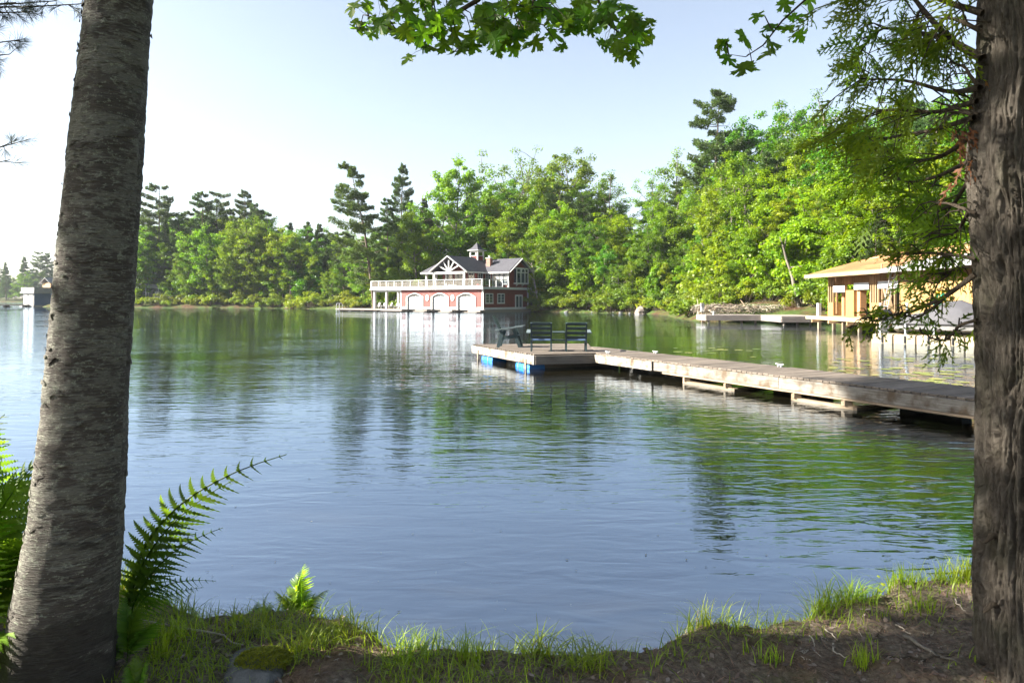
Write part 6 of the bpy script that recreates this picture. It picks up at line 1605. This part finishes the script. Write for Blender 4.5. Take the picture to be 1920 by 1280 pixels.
tuft(300, 1262, 60, .12, 60, 'grass at the lower border beside the birch', LT); tuft(70, 1190, 160, .16, 120, 'grass under the ferns at the left border', (.8, .9, .8))
# broad leaved seedlings
def seedling(px, py, h, nl, label, leaf=.035, spread=.06, tint=(1.3, 1.25, 1)):
    Y = 1.5 * FPX / (py - HORIZON); X = (px - 960) / FPX * Y
    c = empty('seedling', (X, Y, bz(X, Y)), 0, label, 'plant', None)
    b = np.array([rs.normal(0, .02), 0, h]); pts = np.stack([[0, 0, -.02], b * [.3, 1, .5], b]); obj_np('stem', *tube_np(pts, [.003, .0022, .001], 5), TWIG, c)
    me = None
    for k in range(nl):
        f = .35 + .65 * (k + 1) / nl; p = b * [f, 1, f]; a = k * 2.4 + rs.rand(); d = Vector((math.cos(a), math.sin(a), .35)).normalized()
        if me is None:
            v_ = [(0, 0, 0), (.32, .30, -.02), (.36, .55, -.05), (.2, .85, -.12), (0, 1.05, -.2), (-.2, .85, -.12), (-.36, .55, -.05), (-.32, .30, -.02), (0, .5, .03)]
            me = bpy.data.meshes.new('leaf'); me.from_pydata(v_, [], [(q, (q + 1) % 8, 8) for q in range(8)]); at_ = me.attributes.new('tone', 'FLOAT', 'FACE'); at_.data.foreach_set('value', [.6] * 8); me.materials.append(GRASS)
        o = bpy.data.objects.new('leaf', me); link(o, c); q_ = d.to_track_quat('Y', 'Z'); e = p + np.array(d) * spread * rs.uniform(.2, 1)
        o.location = e; o.rotation_mode = 'QUATERNION'; o.rotation_quaternion = q_; s_ = leaf * rs.uniform(.7, 1.3); o.scale = (s_,) * 3; o.color = (*tint, 1)
    return c
seedling(420, 1142, .17, 9, 'leafy seedling against the water left of the seed stalks'); seedling(455, 1140, .13, 8, 'low leafy plant beside the feathery fern'); seedling(345, 1100, .10, 8, 'light leaved seedling on the mound')
seedling(1478, 1150, .09, 7, 'glossy broad leaved plant left of the arching grass', .055, .03, (.8, 1.1, .8)); seedling(1612, 1120, .20, 9, 'thin stalked plant with round leaflets over the water', .026, .07); seedling(1660, 1108, .12, 12, 'leafy weed on the right bank edge', .03, .07); seedling(1690, 1100, .15, 8, 'pale leaflets above the weed near the cedar', .026, .06)
seedling(905, 1190, .12, 8, 'thin green weed at the bank near the rusty needles', .025, .05); seedling(1120, 1200, .09, 9, 'low broad leaved weed right of the middle tuft', .03, .05); seedling(690, 1195, .05, 5, 'round leaved seedling at the foot of the brown tuft', .03, .03)
for k, (px, py, h) in enumerate(((460, 1130, .26), (484, 1128, .28), (510, 1126, .25), (407, 1138, .20), (437, 1132, .26), (535, 1135, .22))):
    Y = 1.5 * FPX / (py - HORIZON); X = (px - 960) / FPX * Y; c = empty('seed_stalk', (X, Y, bz(X, Y)), 0, 'thin dark seed stalk among the ferns against the water', 'plant', 'seed stalks against the water')
    l = rs.normal(0, .05); obj_np('stem', *tube_np([(0, 0, -.02), (l * .3, 0, h * .5), (l, 0, h)], [.0016, .0013, .001], 4), TWIG, c)
    sp_ = [tube_np([(l * f, 0, h * f), (l * f + rs.normal(0, .008), 0, h * f + .012)], [.003, .0015], 4) for f in np.linspace(.78, 1, 7)]; obj_np('seed_head', *join_np(sp_), TWIG, c)

# ------------------------------------------------------------------ stones, litter and sticks on the bank
MOSS = leafmat('moss', (.12, .15, .01), (.24, .27, .02), .3, .8, False)
def bank_at(px, py): Y = 1.5 * FPX / (py - HORIZON); return (px - 960) / FPX * Y, Y
x_, y_ = bank_at(450, 1272); st_ = stone('mossy_stone', (x_ + .06, y_, bz(x_, y_) - .01), .19, .11, .05, 5.2, GREYROCK, 'flat grey stone with a bright moss cushion at the lower border', None, 'stone', 4, .12)
n = 5200; a = rs.uniform(0, 6.283, n); r = np.sqrt(rs.rand(n)); mx, my = .115 * r * np.cos(a), .085 * r * np.sin(a); mz = .045 * np.sqrt(np.maximum(0, 1 - r * r)) + .012 * perlin(np.c_[mx * 40, my * 40, mx * 0]) + .022
v, f, t = blades(rs, np.c_[mx, my, mz], rs.uniform(.004, .011, n), rs.uniform(.002, .004, n), rs.uniform(.2, 1.4, n), 2)
o = obj_np('moss_cushion', v, f, MOSS, st_, tone=t); o.rotation_euler = (0, 0, -5.2); o.location = (.0, .03, .005); o['kind'] = 'stuff'
x_, y_ = bank_at(240, 1235); stone('pale_stone', (x_, y_, bz(x_, y_)), .10, .06, .03, 2.2, ROCK, 'small pale stone at the right side of the birch foot', None, 'stone')
x_, y_ = bank_at(262, 1100); stone('bank_rock', (x_, y_ + .05, bz(x_, y_) + .02), .17, .14, .16, 3.1, rockmat('mossy_dark_rock', (.03, .032, .03), (.10, .10, .09), (.05, .075, .015)), 'dark rounded rock under the mound right of the birch', None, 'rock', 4)
x_, y_ = bank_at(1815, 1092); stone('bank_rock', (x_ + .02, y_ + .06, .34), .17, .10, .12, 7.7, GREYROCK, 'dark stone at the water left of the cedar', None, 'rock', 4)
# needles and chaff: fine brown litter
N = 26000; X = rs.uniform(-2.8, 2.8, N); Y = rs.uniform(2.0, 3.75, N); S = lake_sd(np.c_[X, Y])
k = (S > .02) & (rs.rand(N) < .5 + .5 * sstep(-.6, .6, X)); X, Y = X[k], Y[k]; n = len(X)
a = rs.uniform(0, 6.283, n); D_ = unit(np.c_[np.cos(a), np.sin(a), rs.normal(0, .22, n)]); ln = rs.uniform(.015, .065, n)
NEEDM = leafmat('fallen_needles', (.06, .034, .02), (.38, .26, .165), .1, .8, False)
v, f = leaf_np(np.c_[X, Y, BZ(X, Y) + rs.uniform(.001, .010, n)], D_, unit(np.cross(D_, [0, 0, 1.])), ln, rs.uniform(.0014, .0036, n))
tag(obj_np('needle_litter', v, f, NEEDM, tone=np.clip(rs.beta(1.1, 1.9, n), 0, 1)), 'brown needle litter over the bare bank', 'litter', None, 'stuff')
N = 2600; X = rs.uniform(-2.4, 2.7, N); Y = rs.uniform(2.0, 3.7, N); k = lake_sd(np.c_[X, Y]) > .04; X, Y = X[k], Y[k]; n = len(X)
a = rs.uniform(0, 6.283, n); nr = unit(rs.normal(0, .4, (n, 3)) + [0, 0, 1]); D_ = unit(np.cross(nr, rs.normal(size=(n, 3)))); ln = rs.uniform(.012, .04, n)
v, f = leaf_np(np.c_[X, Y, BZ(X, Y) + rs.uniform(.003, .012, n)], D_, np.cross(nr, D_), ln, ln * rs.uniform(.35, .7, n))
tag(obj_np('leaf_litter', v, f, leafmat('dead_leaf', (.06, .04, .03), (.24, .20, .17), .1, .7, False), tone=rs.rand(n)), 'small dead leaves and bark chips on the bank', 'litter', None, 'stuff')
def stick(pxs, r, label, mat=PALEBARK, group=None):
    P_ = []
    for px, py, dz in pxs: X_, Y_ = bank_at(px, py); P_.append((X_, Y_, bz(X_, Y_) + r + dz))
    P_ = np.array(P_); o0 = P_[0].copy(); m = 9; t = np.linspace(0, 1, len(P_)); tt = np.linspace(0, 1, m); pts = np.stack([np.interp(tt, t, P_[:, k]) for k in range(3)], 1) - o0 + rs.normal(0, .003, (m, 3))
    o = obj_np('stick', *tube_np(pts, np.linspace(r, r * .45, m), 7), mat, smooth=True); o.location = o0; return tag(o, label, 'stick', group)
stick([(1695, 1223, .01), (1730, 1245, .01), (1765, 1268, .0), (1800, 1285, .0)], .008, 'thick pale fallen stick at the lower right', BARK)
stick([(205, 1185, .02), (275, 1190, .03), (350, 1205, .03), (420, 1225, .01), (455, 1236, 0)], .006, 'long bent twig lying right of the birch', PALEBARK); stick([(210, 1218, .03), (275, 1185, .05)], .006, 'short twig leaning up from the birch foot', PALEBARK)
stick([(1515, 1212, .0), (1525, 1225, .0), (1528, 1242, 0), (1540, 1255, 0)], .004, 'curved pale root left of the middle of the bare earth'); stick([(1563, 1230, 0), (1565, 1243, .0), (1588, 1255, 0)], .004, 'hooked pale root right of the curved one')
stick([(1650, 1263, 0), (1720, 1266, 0), (1790, 1270, 0)], .006, 'dark straight stick lying across the lower right earth', TWIG); stick([(1545, 1198, 0), (1570, 1215, 0)], .003, 'thin pale twig above the curved roots'); stick([(1680, 1188, 0), (1705, 1203, 0)], .003, 'thin straw like twig left of the cedar')
stick([(1790, 1160, 0), (1810, 1175, 0)], .003, 'thin pale twig close to the cedar trunk'); stick([(885, 1225, .0), (890, 1250, 0), (905, 1275, 0)], .003, 'thin pale twig below the rusty needles')
for k in range(90):
    px, py = rs.uniform(250, 1800), rs.uniform(1185, 1275); a = rs.uniform(0, 6.28); l = rs.uniform(8, 28)
    stick([(px, py, 0), (px + l * math.cos(a), py + l * .4 * math.sin(a), 0)], rs.uniform(.0012, .0025), 'tiny pale twig in the litter', PALEBARK if k % 3 else TWIG, 'tiny twigs in the litter')

# specks drifting on the near water
n = 170; X = rs.uniform(-3.2, 5.5, n); Y = rs.uniform(3.3, 10, n) ; k = lake_sd(np.c_[X, Y]) < -.12; X, Y = X[k], Y[k]; n = len(X)
a = rs.uniform(0, 6.283, n); D_ = np.c_[np.cos(a), np.sin(a), 0 * a]; ln = rs.uniform(.008, .03, n) * (.6 + Y * .08)
v, f = leaf_np(np.c_[X, Y, np.full(n, .006)], D_, np.c_[-np.sin(a), np.cos(a), 0 * a], ln, ln * rs.uniform(.2, .6, n))
tag(obj_np('floating_debris', v, f, leafmat('floating_chaff', (.03, .03, .015), (.20, .17, .08), .1, .6, False), tone=rs.rand(n)), 'specks of leaf and bark drifting on the near water', 'debris', None, 'stuff')

# ------------------------------------------------------------------ haze over the lake
def hazemat():
    M = Mat('lake_haze'); M.n.remove(M.b)
    v = M.new('VolumePrincipled'); v.inputs['Color'].default_value = (.86, .93, 1, 1); v.inputs['Density'].default_value = HAZE; v.inputs['Anisotropy'].default_value = .1
    M.l(v.outputs[0], M.out.inputs['Volume']); return M.m
HAZE = .0001
hz = MB().box(-1200, 1200, -1200, 1200, -4, 62).build('haze', hazemat()); tag(hz, 'thin morning haze over the lake', 'haze', None, 'stuff')
